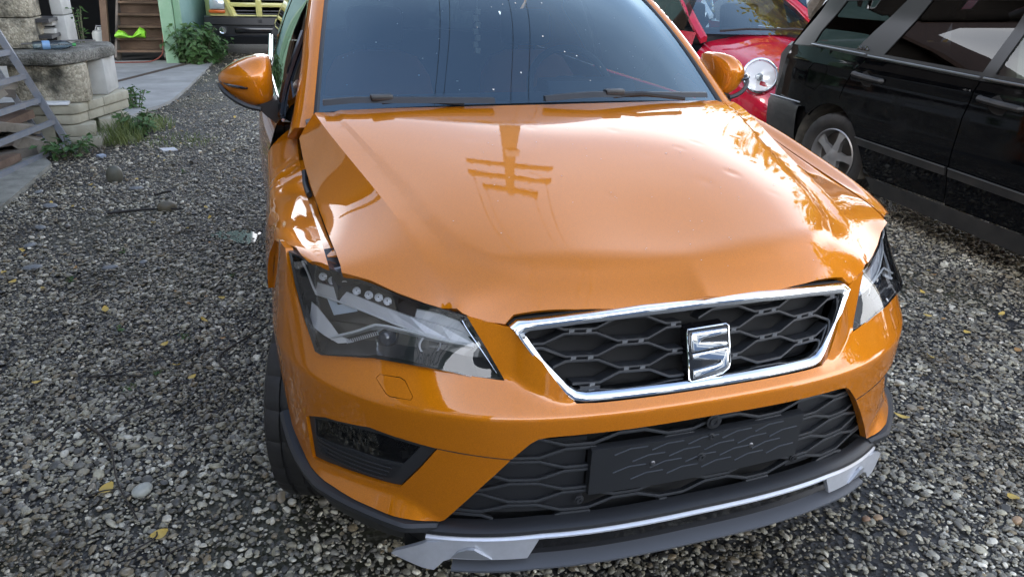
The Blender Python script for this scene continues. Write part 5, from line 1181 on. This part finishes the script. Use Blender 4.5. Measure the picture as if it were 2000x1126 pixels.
# rear bumper wrapping the corner
rg = []
for t in np.linspace(0, 1, 14):
    if t < .6: y = 3.82 + t / .6 * .50; x = 2.835 + .1 * y + .05 * (t / .6) ** 3
    else: u = (t - .6) / .4; y = 4.32 + .10 * math.sin(u * math.pi / 2); x = 2.835 + .432 + .05 + .55 * u ** 1.5
    zt = .655 if t > .12 else .64; rg.append([(x + .04, y - .02 * (t > .6), zt + .005), (x - .012, y, zt), (x - .022, y + .01 * (t > .6), zt - .04), (x - .020, y + .01 * (t > .6), .50), (x + .0, y, .34), (x + .05, y - .02, .32)])
sp(MB().loft(rg, closed=False, cap=False).obj('rear_bumper', M_CLAD, SUV, ang=30))
sp(MB().tube([(2.855 + .1 * y, y, .664) for y in np.linspace(3.85, 4.3, 8)], .006, 6).obj('bumper_trim', mat('dull_chrome', (.35, .36, .37), .3, .9), SUV))
rg = [[(x, 3.42 - .385 * math.cos(a), .345 + .385 * math.sin(a)) for x in (3.215, 3.55)] for a in np.linspace(-.3, math.pi + .3, 20)]
sp(MB().loft(rg, closed=False, cap=False).obj('arch_liner', mat('muddy_liner', (.03, .028, .025), .9, noise=(9, .5, (.12, .11, .09))), SUV))
for y in (3.42, .87):
    w_ = wheel(SUV, (2.86 + .1 * y + .145 - 3.1, y - 2.4, .325), math.pi + .1, R=.325, w=.215, rim=.205, spokes=5, rimm=mat('dull_alloy', (.30, .30, .30), .4, .6))
# ---- generic car front for the red car and the ones behind it
def round_car(name, label, loc, col, rotz=0., lamp=True, scale=1.0, group=None):
    P_C = paint(name + '_paint', col, metal=.15, rough=.35, coat_rough=.03, dirt=.15)
    T = thing(name, label, 'car', loc, rotz, group); T.scale = (scale,) * 3
    def zc(y): return np.interp(y, [0, .06, .2, .45, .8, 1.15, 1.25], [.42, .60, .74, .86, .96, 1.05, 1.07])
    rg = []
    for y in (0, .03, .08, .16, .28, .45, .65, .85, 1.05, 1.25):
        hw = np.interp(y, [0, .08, .3, .7, 1.25], [.50, .66, .78, .84, .85]); z = zc(y); ring = []
        for a, b in ((-1, .30), (-1.0, .50), (-.985, .66), (-.93, .78), (-.80, .90), (-.62, .93), (-.50, .945), (-.25, .985), (0, 1.0), (.25, .985), (.50, .945), (.62, .93), (.80, .90), (.93, .78), (.985, .66), (1, .50), (1, .30)):
            ring.append((a * hw, y + .10 * a * a * (y < .5), z * b if b > .31 else .28))
        rg.append(ring)
    MB().loft(rg, closed=False, cap=False).obj('bonnet', P_C, T, ang=50)
    rg = [[(x, y + .12 * (x / .7) ** 2, z) for x in np.linspace(-w, w, 11)] for y, z, w in ((1.12, 1.05, .70), (1.3, 1.16, .685), (1.5, 1.28, .66), (1.75, 1.41, .61), (1.9, 1.47, .57))]
    MB().loft(rg, closed=False, cap=False).obj('windscreen', M_WIND, T)
    for sg in (-1, 1):
        rg = [[(sg * (w + o_), y + .12, z + dz) for o_, dz in ((.0, .008), (.035, .012), (.075, -.015), (.07, -.06), (.0, -.04))] for y, z, w in ((1.05, 1.02, .715), (1.3, 1.16, .69), (1.5, 1.28, .665), (1.75, 1.41, .615), (1.92, 1.475, .57))]
        MB().loft(rg).obj('windscreen_pillar', P_C, T, ang=50)
        MB().loft([[(sg * x, y, z) for x, z in ((.86, .28), (.87, .6), (.86, .85), (.80, 1.06))] for y in (1.25, 2.3, 3.6)], closed=False, cap=False).obj('flank', P_C, T)
        MB().loft([[(sg * x, y, z) for x, z in ((.80, 1.065), (.66, 1.44))] for y in (1.5, 2.3, 3.4)], closed=False, cap=False).obj('side_window', M_SIDEG, T)
        if lamp:
            c = Vector((sg * .63, .33, .735)); n = Vector((sg * .38, -.85, .36)).normalized(); q = n.to_track_quat('Z', 'Y').to_matrix()
            def ringm(prof, m_, nm):
                mb = MB(); mb.lathe(prof, 32, axis='Z'); mb.v = [tuple(q @ Vector(p) + c) for p in mb.v]; return mb.obj(nm, m_, T)
            ringm([(.0, .170), (.035, .168), (.045, .158), (.045, .150), (.03, .140)], M_CHROME, 'lamp_ring'); ringm([(-.03, .0005), (-.02, .07), (.02, .14)], M_REFL, 'lamp_reflector')
            ringm([(-.02, .035), (.012, .03), (.02, .0005)], mat('lamp_bulb', (.25, .28, .29), .15, .3), 'lamp_bulb'); ringm([(.036, .150), (.043, .11), (.049, .05), (.05, .0005)], M_LENS, 'lamp_lens')
        else:
            MB().box((sg * .55, .16, .68), (.34, .2, .13), (.4, 0, -.5 * sg), .04).obj('headlight', mat('far_lamp', (.6, .65, .68), .1, .4), T)
        wheel(T, (sg * .74, .75, .31), math.pi if sg < 0 else 0, R=.31, w=.2, rim=.2)
    MB().loft([[(x, y, z) for x in np.linspace(-.68, .68, 5)] for y, z in ((1.9, 1.47), (2.6, 1.50), (3.5, 1.42), (3.9, 1.05))], closed=False, cap=False).obj('roof', P_C, T)
    MB().box((0, .05, .42), (1.2, .14, .24), None, .04).obj('front_bumper', P_C, T); MB().box((0, 2.3, .42), (1.55, 2.2, .4)).obj('floor_pan', M_DARK, T, False)
    MB().box((0, 1.55, 1.0), (1.35, .5, .16), None, .04).obj('dashboard', mat('red_car_dash', (.03, .033, .037), .6), T)
    mb = MB(); cw = Vector((.36, 1.75, 1.05)); Rm = Euler((math.radians(62), 0, 0)).to_matrix(); mb.tube([cw + Rm @ Vector((math.cos(a) * .18, math.sin(a) * .18, 0)) for a in np.linspace(0, 2 * math.pi, 30)], .015, 6, cap=False); mb.box(cw, (.33, .03, .03), (math.radians(62), 0, 0)); mb.obj('steering_wheel', M_BLACK, T)
    for sx2 in (-.36, .36): MB().box((sx2, 2.2, .95), (.48, .16, .75), (-.2, 0, 0), .06).obj('seat', M_SEAT, T)
    for a, b in (((-.60, 1.13, 1.085), (.02, 1.07, 1.105)), ((.0, 1.075, 1.11), (.58, 1.12, 1.09))): MB().tube([a, tuple((np.array(a) + b) / 2 + [0, .02, .012]), b], .011, 6).obj('wiper', M_BLACK, T)
    return T
round_car('red_car', 'small red car with a round chrome-ringed headlamp behind the black car', (4.20, 4.55, 0), (.40, .008, .030))
round_car('silver_car', 'silver blue car partly hidden behind the red car', (7.2, 9.2, 0), (.30, .36, .42), lamp=False)
round_car('white_car', 'pale car glimpsed between the orange and red cars', (4.6, 10.6, 0), (.55, .58, .60), lamp=False)
# ---- yellow pickup far left
YEL = paint('cream_yellow_paint', (.60, .56, .20), metal=0, rough=.4, coat_rough=.05)
TR = thing('yellow_pickup', 'cream yellow pickup truck with black bumper parked by the barn', 'truck', (-.77, 14.0, 0))
def ovalrect(w, h, r, n=5):
    out = []
    for cx, cz, a0 in ((w - r, h - r, 0), (-w + r, h - r, 90), (-w + r, -h + r, 180), (w - r, -h + r, 270)):
        for k in range(n): a = math.radians(a0 + 90 * k / (n - 1)); out.append((cx + r * math.cos(a), cz + r * math.sin(a)))
    return out
o1 = ovalrect(.62, .28, .13); i1 = ovalrect(.50, .17, .07); rg = [[(a * (1 - .18 * (z0 < 0)), y, .93 + z0) for (a, z0), y in ((p, .05), (p, -.03), (((p[0] + q[0]) / 2, (p[1] + q[1]) / 2), -.055), (q, -.02), (q, .05))] for p, q in zip(o1, i1)]; rg.append(rg[0])
GY = MB().loft(rg, closed=False, cap=False).obj('grille_frame', YEL, TR, ang=50)
MB().box((0, -.025, .93), (.11, .06, .42), None, .015).obj('grille_cross', YEL, GY); MB().box((0, -.02, .935), (1.0, .06, .075), None, .015).obj('grille_cross', YEL, GY)
MB().box((0, .06, .93), (1.02, .04, .44)).obj('grille_backing', M_DARK, GY, False)
for x in (-.27, .27):
    for dz in (-.15, -.10, .09, .14): MB().box((x, .01, .93 + dz), (.44, .02, .014)).obj('grille_slat', mat('grille_grey', (.10, .10, .11), .4), GY, False)
rg = [[(x, y, z) for x, z in ((-w, .70), (-w, 1.0), (-w + .06, h - .05), (-.35, h), (.35, h), (w - .06, h - .05), (w, 1.0), (w, .70))] for y, w, h in ((.04, .84, 1.16), (.25, .92, 1.24), (1.5, .95, 1.32))]
MB().loft(rg).obj('bonnet', YEL, TR, ang=30)
rg = [[(x * w, y, z) for x, z in ((-1, 1.25), (-.8, 1.9), (.8, 1.9), (1, 1.25))] for y, w in ((1.9, .92), (4.5, .92))]; MB().loft(rg).obj('cab', YEL, TR, ang=30)
MB().add([(-.85, 1.45, 1.32), (.85, 1.45, 1.32), (.72, 1.95, 1.88), (-.72, 1.95, 1.88)], [(0, 1, 2, 3)]).obj('windscreen', M_SIDEG, TR, fix=False)
for sg in (-1, 1):
    MB().box((sg * .71, -.01, .93), (.26, .08, .17), (0, 0, .12 * sg), .03).obj('headlight', mat('truck_lamp', (.55, .60, .62), .12, .5), TR); MB().box((sg * .72, -.01, .815), (.28, .07, .055), (0, 0, .12 * sg), .015).obj('indicator', mat('amber_lens', (.55, .12, .02), .2), TR)
    MB().lathe([(.02, .0005), (.02, .05), (.0, .06), (-.03, .062), (-.03, .05), (.0, .04)], 20, (sg * .66, -.14, .50), 'Y').obj('fog_lamp', M_CHROME, TR)
    wheel(TR, (sg * .80, .55, .36), math.pi if sg < 0 else 0, R=.37, w=.25, rim=.2)
rg = [[(x, -.12 + .10 * (x / .9) ** 2, .74), (x, -.17 + .10 * (x / .9) ** 2, .72), (x, -.18 + .10 * (x / .9) ** 2, .60), (x, -.15 + .10 * (x / .9) ** 2, .585), (x, -.15 + .10 * (x / .9) ** 2, .42), (x, -.17 + .1 * (x / .9) ** 2, .40), (x, -.12 + .1 * (x / .9) ** 2, .26), (x, .1, .26), (x, .1, .74)] for x in np.linspace(-.95, .95, 15)]
MB().loft(rg).obj('front_bumper', mat('black_bumper', (.012, .013, .015), .35), TR, ang=25)
MB().box((0, 2.4, .55), (1.6, 4.6, .5)).obj('chassis', M_DARK, TR, False); MB().box((0, -.165, .505), (.90, .03, .10), None, .02).obj('bumper_recess', M_GLOSS, TR); MB().box((0, -.18, .665), (.06, .03, .05)).obj('tow_clip', M_BLACK, TR, False)
# ================================================================ PLANTS, POLE, SURROUNDINGS, LITTER
def leaf_mesh(pts, normals, size, asp, rs, bend=.2):
    """one mesh of many pointed leaves"""
    v = []; f = []
    for p, n in zip(pts, normals):
        n = Vector(n).normalized(); t = Vector(rs.normal(size=3)); t = (t - n * t.dot(n)).normalized(); b = n.cross(t); s = size * rs.uniform(.6, 1.35); w = s * asp; k = len(v); p = Vector(p)
        v += [p, p + t * s * .35 + b * w * .5 + n * s * bend * .3, p + t * s + n * -s * bend * .4, p + t * s * .35 - b * w * .5 + n * s * bend * .3]; f.append((k, k + 1, k + 2, k + 3))
    return v, f
def leafmat(name, c1, c2, trans=.3):
    m = mat(name, c1, .55, noise=(2.5, .3, c2)); n = m.node_tree; p = n.nodes['Principled BSDF']
    tl = n.nodes.new('ShaderNodeBsdfTranslucent'); ms = n.nodes.new('ShaderNodeMixShader'); ms.inputs['Fac'].default_value = trans
    src = p.inputs['Base Color'].links[0].from_socket; n.links.new(src, tl.inputs['Color']); n.links.new(p.outputs[0], ms.inputs[1]); n.links.new(tl.outputs[0], ms.inputs[2]); n.links.new(ms.outputs[0], n.nodes['Material Output'].inputs['Surface']); return m
M_WEED = leafmat('weed_leaf', (.035, .085, .025), (.10, .20, .06)); M_GRASS = leafmat('grass_blade', (.08, .13, .035), (.22, .26, .09)); M_YLEAF = leafmat('autumn_leaf', (.55, .33, .02), (.80, .56, .05), .5); M_STEM = mat('stem', (.09, .10, .05), .7); M_BARK = mat('bark', (.05, .042, .034), .9, noise=(12, .4, (.11, .095, .08)), bump=(20, .8, .02))
def weed(label, loc, h, r, nst, nl, size, seed, m=None, cat='plant', name='weed_plant'):
    rs = np.random.default_rng(seed); T = thing(name, label, cat, loc); mb = MB(); P = []; Nn = []
    for s in range(nst):
        a = rs.uniform(0, 6.28); rr = r * math.sqrt(rs.uniform(0.02, 1)); hh = h * rs.uniform(.55, 1.0); b = np.array([math.cos(a) * rr * .45, math.sin(a) * rr * .45, 0]); tp = np.array([math.cos(a) * rr, math.sin(a) * rr, hh]); mid = (b + tp) / 2 + [0, 0, hh * .1]
        q = spline([b, mid, tp], 8); mb.tube(q, .004, 4)
        for _ in range(nl): k = rs.integers(1, 8); P.append(q[k] + rs.normal(0, size * .3, 3) * [1, 1, .4]); Nn.append((math.cos(a) * .5 + rs.normal(0, .35), math.sin(a) * .5 + rs.normal(0, .35), .8))
    mb.obj('stem', M_STEM, T); v, f = leaf_mesh(P, Nn, size, .55, rs); o = make('foliage', v, f, m or M_WEED, T, smooth=False); return T
weed('dense green nettles growing against the barn door post', (-1.90, 12.90, .02), .62, .42, 60, 16, .12, 1); weed('leafy green weed at the front of the yellow pickup', (-1.62, 13.35, .0), .42, .35, 26, 12, .10, 9)
weed('small dark weed on the concrete beside the pavers', (-2.28, 8.35, .02), .26, .17, 16, 8, .06, 2); weed('bright green weed clump at the foot of the stacked blocks', (-2.10, 6.92, .0), .22, .26, 28, 9, .07, 3); weed('low pale green weed in front of the steel ladder foot', (-2.52, 5.95, .01), .16, .22, 18, 9, .07, 4)
weed('thin leafy sprig growing up behind the iron rod', (-2.52, 7.4, .82), .40, .12, 4, 8, .05, 12)
def grass(label, loc, rx, ry, n, h, seed, name='grass_tuft'):
    rs = np.random.default_rng(seed); v = []; f = []
    for _ in range(n):
        a = rs.uniform(0, 6.28); q = math.sqrt(rs.uniform(0, 1)); x, y = rx * q * math.cos(a), ry * q * math.sin(a); hh = h * rs.uniform(.4, 1.1) * (1.1 - .6 * q); t = rs.uniform(0, 6.28); d = np.array([math.cos(t), math.sin(t), 0]); s = np.array([-d[1], d[0], 0]) * .0035; k = len(v); b = np.array([x, y, 0])
        v += [b - s, b + s, b + d * hh * .35 + s * .8 + [0, 0, hh * .7], b + d * hh * .35 - s * .8 + [0, 0, hh * .7], b + d * hh * .8 + [0, 0, hh]]; f += [(k, k + 1, k + 2, k + 3), (k + 3, k + 2, k + 4)]
    o = make(name, v, f, M_GRASS, None, smooth=False, loc=loc); return o
tag(grass('', (-2.22, 6.62, 0), .22, .28, 420, .26, 1), 'pale green grass tuft growing along the block stack', 'grass', 'grass tufts on the gravel'); tag(grass('', (-1.98, 7.3, 0), .20, .35, 260, .16, 2), 'thin grass tuft behind the weed clump by the blocks', 'grass', 'grass tufts on the gravel'); tag(grass('', (-1.70, 6.5, 0), .38, .40, 330, .055, 3), 'sparse short grass patch on the gravel near the fireplace', 'grass', 'grass tufts on the gravel')
for k, (x, y) in enumerate([(-1.62, 2.20), (-1.33, 2.05), (-1.50, 1.62), (-1.42, 1.72), (-1.75, 3.3), (-1.15, 2.75), (-1.95, 2.9), (-1.55, 5.2)]):
    weed('tiny green sprout pushing up through the gravel', (x, y, .008), .022, .025, 4, 3, .018, 50 + k, name='green_sprout')['group'] = 'green sprouts in the gravel'
# ---- utility pole with crossarms and wires, seen mirrored in the bonnet
PX, PY_ = 2.35, 8.2
POLE = thing('utility_pole', 'wooden utility pole with three crossarms mirrored in the orange bonnet', 'pole', (PX, PY_, 0))
M_POLE = mat('pole_wood', (.14, .10, .07), .85, noise=(6, .3, (.22, .17, .12)), bump=(15, .4, .01)); HP = 9.4
MB().tube([(0, 0, 0), (0, 0, HP * .5), (0, 0, HP)], [.21, .18, .14], 14).obj('pole_shaft', M_POLE, POLE)
ang = math.radians(-18); ax = Vector((math.cos(ang), math.sin(ang), 0)); ends = []
for z, hl in ((HP - .15, .95), (HP - .85, 1.25), (HP - 1.55, 1.15)):
    beam(ax * -hl + Vector((0, 0, z)), ax * hl + Vector((0, 0, z)), .14, .16).obj('crossarm', M_POLE, POLE, False)
    for t in (-.92, -.5, .5, .92):
        p = ax * (hl * t) + Vector((0, 0, z)); MB().lathe([(.05, .02), (.08, .05), (.11, .03), (.14, .055), (.18, .035), (.20, .001)], 10, p, 'Z').obj('insulator', mat('insulator', (.10, .06, .05), .25), POLE); ends.append(Vector((PX, PY_, 0)) + p + Vector((0, 0, .18)))
MB().box((.0, -.22, HP - 2.6), (.30, .22, .45), None, .04).obj('junction_box', mat('grey_box', (.3, .3, .3), .5), POLE)
for k, e in enumerate(ends):
    if k not in (0, 3, 4, 7): continue
    b = e + Vector((-5.8, -27, .3)) + ax * .2 * (k % 4); n = 26
    pts = [e.lerp(b, t) - Vector((0, 0, 1.1 * 4 * t * (1 - t))) for t in np.linspace(0, 1, n)]
    tag(MB().tube(pts, .009, 5).obj('overhead_wire', mat('wire', (.012, .012, .012), .5), None), 'black overhead wire running from the utility pole over the car', 'wire', 'overhead wires')
# ---- trees
def tree(name, label, loc, h, cr, nleaf, size, m, seed, bare=False, group=None, zlow=.35):
    rs = np.random.default_rng(seed); T = thing(name, label, 'tree', loc, 0, group); mb = MB(); tips = []
    def limb(p, d, l, r, lev):
        q = [p]; dd = d.copy()
        for k in range(4): dd = (dd + Vector(rs.normal(0, .16, 3))).normalized(); q.append(q[-1] + dd * l / 4)
        mb.tube(q, [r, r * .85, r * .7, r * .58, r * .42], 6 if lev < 2 else 4, cap=False)
        if lev < (4 if bare else 3):
            for _ in range(3 if lev else 6):
                k = rs.integers(2, 5); nd = (dd + Vector(rs.normal(0, .62, 3)) + Vector((0, 0, .15))).normalized(); limb(q[k], nd, l * rs.uniform(.5, .75), r * .5, lev + 1)
        else: tips.append((q[-1], q[2]))
    limb(Vector((0, 0, 0)), Vector((0, 0, 1)), h * .55, h * (.045 if bare else .024), 0)
    mb.obj('trunk', M_BARK, T)
    if not bare:
        P = []; Nn = []; tp = [t for t in tips]
        for _ in range(nleaf):
            a, b = tp[rs.integers(len(tp))]; c = a.lerp(b, rs.uniform(0, 1)) + Vector(rs.normal(0, cr, 3)); P.append(c); Nn.append(rs.normal(size=3) + [0, 0, .6])
        v, f = leaf_mesh(P, Nn, size, .7, rs); o = make('crown', v, f, m, T, smooth=False)
    return T
tree('autumn_tree', 'golden autumn tree behind the cars, mirrored at the bonnet right rear', (7.6, 10.2, 0), 6.2, .32, 17000, .17, M_YLEAF, 3, group='autumn trees'); tree('autumn_tree', 'tall golden tree beyond the black car, mirrored along the bonnet edge', (9.4, 5.6, 0), 5.2, .32, 15000, .17, M_YLEAF, 5, group='autumn trees'); tree('autumn_tree', 'broad yellow tree to the right of the black car', (10.6, 1.5, 0), 5.2, .32, 12000, .17, M_YLEAF, 8, group='autumn trees')
tree('bare_tree', 'bare branched tree behind the utility pole', (2.2, 14.5, 0), 8.0, 0, 0, 0, None, 11, bare=True); tree('bare_tree', 'bare twiggy tree between the pole and the golden tree', (6.0, 15.0, 0), 7.5, 0, 0, 0, None, 13, bare=True)
# ---- house on the left and cabin behind the photographer (seen in the paint and lamp reflections), plus an added backdrop building
HO = thing('plaster_house', 'pale plastered house with brown tiled roof left of the yard', 'building', (-4.6, 0, 0))
M_PLAST = mat('pale_plaster', (.34, .32, .28), .9, noise=(1.5, .15), bump=(40, .2, .003)); M_TILE = mat('brown_tiles', (.085, .05, .036), .75, noise=(4, .35))
def ho(name, mb, m): o = mb.obj(name, m, HO, False); o.matrix_parent_inverse = Matrix.Translation((4.6, 0, 0)); return o
ho('wall', MB().box((-6.6, 1.1, 1.6), (4.0, 14.8, 3.2)), M_PLAST); ho('upper_wall', MB().box((-6.6, 1.1, 4.3), (4.06, 14.9, 2.18)), mat('brown_boards', (.07, .045, .03), .8, noise=(3, .3)))
ho('roof', MB().loft([[(-3.8, y, 5.2), (-6.6, y, 8.6), (-9.4, y, 5.2), (-9.4, y, 5.05), (-6.6, y, 8.4), (-3.8, y, 5.05)] for y in (-6.8, 9.0)]), M_TILE)
for y in (-4.4, -1.6, 1.2, 3.8, 6.6):
    f_o = ho('window', MB().box((-4.585, y, 1.5), (.06, 1.1, 1.2)), mat('white_frame', (.65, .66, .66), .5))
    for dy in (-.27, .27): o = MB().box((-4.55, y + dy, 1.5), (.02, .44, 1.04)).obj('pane', mat('house_pane', (.02, .025, .03), .05), f_o, False)
GS = thing('green_shed', 'dark green site cabin behind the photographer carrying a white sign', 'building', (-2.75, -2.5, 0), math.radians(-35))
MB().box((0, -.8, 1.5), (2.0, 1.6, 3.0), None, .02).obj('shed_wall', mat('dark_green_panel', (.035, .07, .04), .5, noise=(1.2, .15)), GS)
MB().box((0, -.8, 3.05), (2.2, 1.8, .10)).obj('shed_roof', mat('grey_felt', (.07, .07, .075), .8), GS, False); MB().box((-.5, .012, 1.2), (.7, .04, .8)).obj('shed_window', mat('house_pane', (.02, .025, .03), .05), GS, False)
SG = thing('sales_sign', 'white dealer sign fixed to the dark green cabin', 'sign', (-2.75 + .57 * .03, -2.5 + .82 * .03, 2.40), math.radians(-35))
MB().box((0, 0, 0), (1.5, .03, .80), None, .006).obj('sign_board', mat('sign_white', (.82, .83, .80), .5), SG)
for b_, z_, s_ in (('AUTOHANDEL', .18, .21), ('ZABOREK', -.15, .31)):
    t_ = text_mesh('sign_text', b_, s_, mat('sign_ink', (.03, .035, .04), .5), SG, .001); t_.location = (0, .017, z_); t_.rotation_euler = (math.radians(90), 0, math.radians(180))
WB = thing('backdrop', 'long white workshop with roller doors, added behind the photographer for chrome reflections', 'building', (3, -13, 0)); MB().box((0, -2, 1.8), (20, 4, 3.6)).obj('wall', mat('white_cladding', (.55, .57, .58), .6, noise=(1, .1)), WB, False)  # unseen building added so the chrome has something to reflect
MB().box((0, -2, 3.75), (20.6, 4.8, .3)).obj('roof', mat('grey_felt', (.07, .07, .075), .8), WB, False)
for x in (-7, -3.5, 0, 3.5, 7): MB().box((x, .02, 1.3), (2.4, .06, 2.6)).obj('roller_door', mat('blue_door', (.08, .13, .22), .5), WB, False)
# ---- stones, leaves and twigs on the gravel
def pebble(name, label, loc, size, col, seed, rot=0., flat=.6, rough=.5):
    rs = np.random.default_rng(seed); bm = bmesh.new(); bmesh.ops.create_icosphere(bm, subdivisions=3, radius=.5); ph = rs.uniform(0, 6, 6)
    for v in bm.verts:
        c = v.co; k = 1 + .06 * math.sin(3 * c.x + ph[0]) + .05 * math.sin(5 * c.y + ph[1]) + .04 * math.sin(6 * c.z + ph[2]); v.co = Vector((c.x * size[0] * k, c.y * size[1] * k, c.z * size[2] * k))
    me = bpy.data.meshes.new(name); bm.to_mesh(me); bm.free(); me.shade_smooth(); me.materials.append(mat(name + '_stone', col, rough, noise=(18, .18), bump=(60, .15, .002))); o = link(bpy.data.objects.new(name, me)); o.location = loc; o.rotation_euler = (0, 0, rot); tag(o, label, 'stone'); return o
pebble('large_pebble', 'large smooth pale grey pebble on the wet gravel at lower left', (-1.38, .92, .022), (.068, .046, .042), (.40, .41, .36), 1, .75)
pebble('upright_rock', 'greenish upright rock on the gravel below the fireplace weeds', (-2.03, 5.03, .05), (.12, .10, .14), (.10, .10, .075), 2, .3); pebble('brown_rock', 'squat brown rock near the puddle', (-1.59, 4.14, .025), (.13, .09, .08), (.12, .105, .07), 3, .2)
for k, (x, y, s) in enumerate([(-1.85, 4.75, .10), (-2.28, 3.55, .09), (-2.30, 3.9, .08), (-2.18, 3.15, .10), (-1.62, 3.1, .06), (-2.35, 4.4, .11), (-1.78, 3.05, .08), (-2.5, 4.8, .08)]): tag(pebble('flat_stone', '', (x, y, .012), (s, s * .7, s * .28), (.15, .16, .165), 20 + k, k * 1.1), 'flat bluish grey stone among the small gravel', 'stone', 'flat stones in the gravel')
pebble('rust_red_stone', 'rust brown stone lying right of the front bumper corner', (.76, .16, .014), (.030, .024, .022), (.22, .13, .075), 40); pebble('tan_stone', 'tan brown stone beside the rust brown one by the bumper', (.80, .155, .014), (.032, .024, .022), (.28, .19, .11), 41); pebble('orange_stone', 'orange tan stone on the gravel at lower right', (1.22, .02, .014), (.04, .03, .024), (.36, .24, .14), 42, .4)
M_FALL = leafmat('fallen_leaf', (.55, .36, .06), (.68, .52, .16), .15); M_FALLB = leafmat('brown_fallen_leaf', (.32, .17, .06), (.46, .28, .10), .1)
def leafobj(s, m):
    v = []; f = []; n = 6
    for i in range(n + 1):
        t = i / n; w = s * .36 * math.sin(math.pi * min(1, t * .93 + .04)) ** .8; x = (t - .5) * s; z = .004 + .12 * s * (2 * t - 1) ** 2
        v += [(x, -w, z + .06 * s), (x, 0, z), (x, w, z + .08 * s)]
    for i in range(n): k = i * 3; f += [(k, k + 1, k + 4, k + 3), (k + 1, k + 2, k + 5, k + 4)]
    v += [(-.5 * s, -.004 * s * 3, .012), (-.5 * s, .004 * s * 3, .012), (-1.0 * s, .08 * s, .004)]; f.append((len(v) - 3, len(v) - 2, len(v) - 1))
    return make('fallen_leaf', v, f, m)
L0 = leafobj(.045, M_FALL); L1 = leafobj(.040, M_FALLB)
big = [(-1.49, .96, .016, .9, 1.15, 'yellow leaf lying left of the large pale pebble'), (-1.31, .69, .016, .2, 1.1, 'torn yellow leaf lying below the large pale pebble'), (1.32, .60, .014, 2.4, 1.25, 'curled yellow leaf right of the front bumper')]
for k, (x, y, z, r, s, lb) in enumerate(big):
    o = L0 if k == 0 else inst(L0); o.location = (x, y, z); o.rotation_euler = (.15, -.1, r); o.scale = (s, s, s); tag(o, lb, 'leaf', 'fallen leaves')
rs = np.random.default_rng(77); spots = [(-1.43, 3.66), (-1.64, 3.82), (-1.41, 2.59), (-1.34, 2.41), (2.19, 1.88), (2.18, 1.32), (2.23, 1.27), (2.3, .91), (1.3, .10)] + [(rs.uniform(-2.4, -1.0), rs.uniform(1.2, 6.0)) for _ in range(34)] + [(rs.uniform(1.0, 2.8), rs.uniform(-.2, 2.4)) for _ in range(12)] + [(rs.uniform(-2.0, -.9), rs.uniform(6, 9)) for _ in range(12)]
for k, (x, y) in enumerate(spots):
    src = L0 if rs.uniform() < .72 else L1
    if src is L1 and k and not L1.get('used'): o = L1; L1['used'] = 1
    else: o = inst(src)
    o.location = (x, y, .014 + rs.uniform(0, .006)); o.rotation_euler = (rs.normal(0, .2), rs.normal(0, .2), rs.uniform(0, 6.28)); q = rs.uniform(.55, 1.0); o.scale = (q, q, q)
    right = x > .5; tag(o, ('small yellow leaf' if src is L0 else 'small brown leaf') + (' on the gravel right of the orange car' if right else ' on the gravel left of the orange car'), 'leaf', 'fallen leaves')
if not L1.get('used'): bpy.data.objects.remove(L1)
else: del L1['used']
for o in bpy.data.objects:
    if 'used' in o: del o['used']
M_TWIG = mat('wet_twig', (.022, .018, .015), .6, noise=(15, .4))
def twig(pts, r, label=None):
    pts = spline([(x, y, z) for x, y, z in pts], 18); o = MB().tube(pts, list(np.linspace(r, r * .5, 18)), 6).obj('twig', M_TWIG, None); return tag(o, label or 'thin dark wet twig lying on the gravel left of the car', 'twig', 'twigs on the gravel')
twig([(-1.12, 1.60, .02), (-1.18, 1.78, .025), (-1.05, 1.95, .03), (-.98, 2.05, .02)], .006, 'dark bent twig on the gravel beside the front tyre'); twig([(-1.62, 1.38, .02), (-1.52, 1.22, .025), (-1.46, .98, .025), (-1.38, .78, .02)], .005, 'long thin twig curving past the large pale pebble')
twig([(-1.95, 4.10, .02), (-1.70, 4.12, .025), (-1.48, 4.10, .02)], .010, 'straight dark stick on the gravel left of the puddle'); twig([(-1.70, 4.50, .02), (-1.58, 4.45, .05), (-1.54, 4.15, .02)], .008, 'hooked dark twig meeting the straight stick')
for k in range(30):
    x, y = rs.uniform(-2.1, -1.1), rs.uniform(.5, 3.4); a = rs.normal(.5, .5); l = rs.uniform(.06, .22); twig([(x, y, .022), (x + l * math.cos(a) * .5, y + l * math.sin(a) * .5, .03), (x + l * math.cos(a + rs.normal(0, .4)), y + l * math.sin(a), .022)], rs.uniform(.002, .005))
# pale litter scraps
tag(MB().box((-1.74, 6.08, .015), (.13, .10, .01), (.05, .05, .4)).obj('paper_scrap', mat('scrap', (.5, .52, .54), .6), None, False), 'flat pale scrap on the gravel below the grass', 'scrap'); tag(MB().box((-2.26, 5.9, .02), (.06, .05, .02), (.1, 0, .7)).obj('blue_scrap', mat('blue_scrap', (.30, .36, .45), .5), None, False), 'small bluish scrap near the ladder foot', 'scrap')
# hanging charm under the inner mirror
CH = thing('hanging_charm', 'string of small wooden pieces hanging behind the orange car windscreen', 'charm', (-.08, 1.70, 1.50))
MB().tube([(0, 0, 0), (0, 0, -.16)], .0015, 4).obj('string', mat('string', (.4, .38, .34), .8), CH)
for k in range(7): MB().box((.004 * (-1) ** k, 0, -.085 - .024 * k), (.022, .008, .021), (0, .15 * (-1) ** k, .3), .002).obj('wooden_piece', mat('charm_wood', (.48, .42, .30), .6), CH, smooth=False)
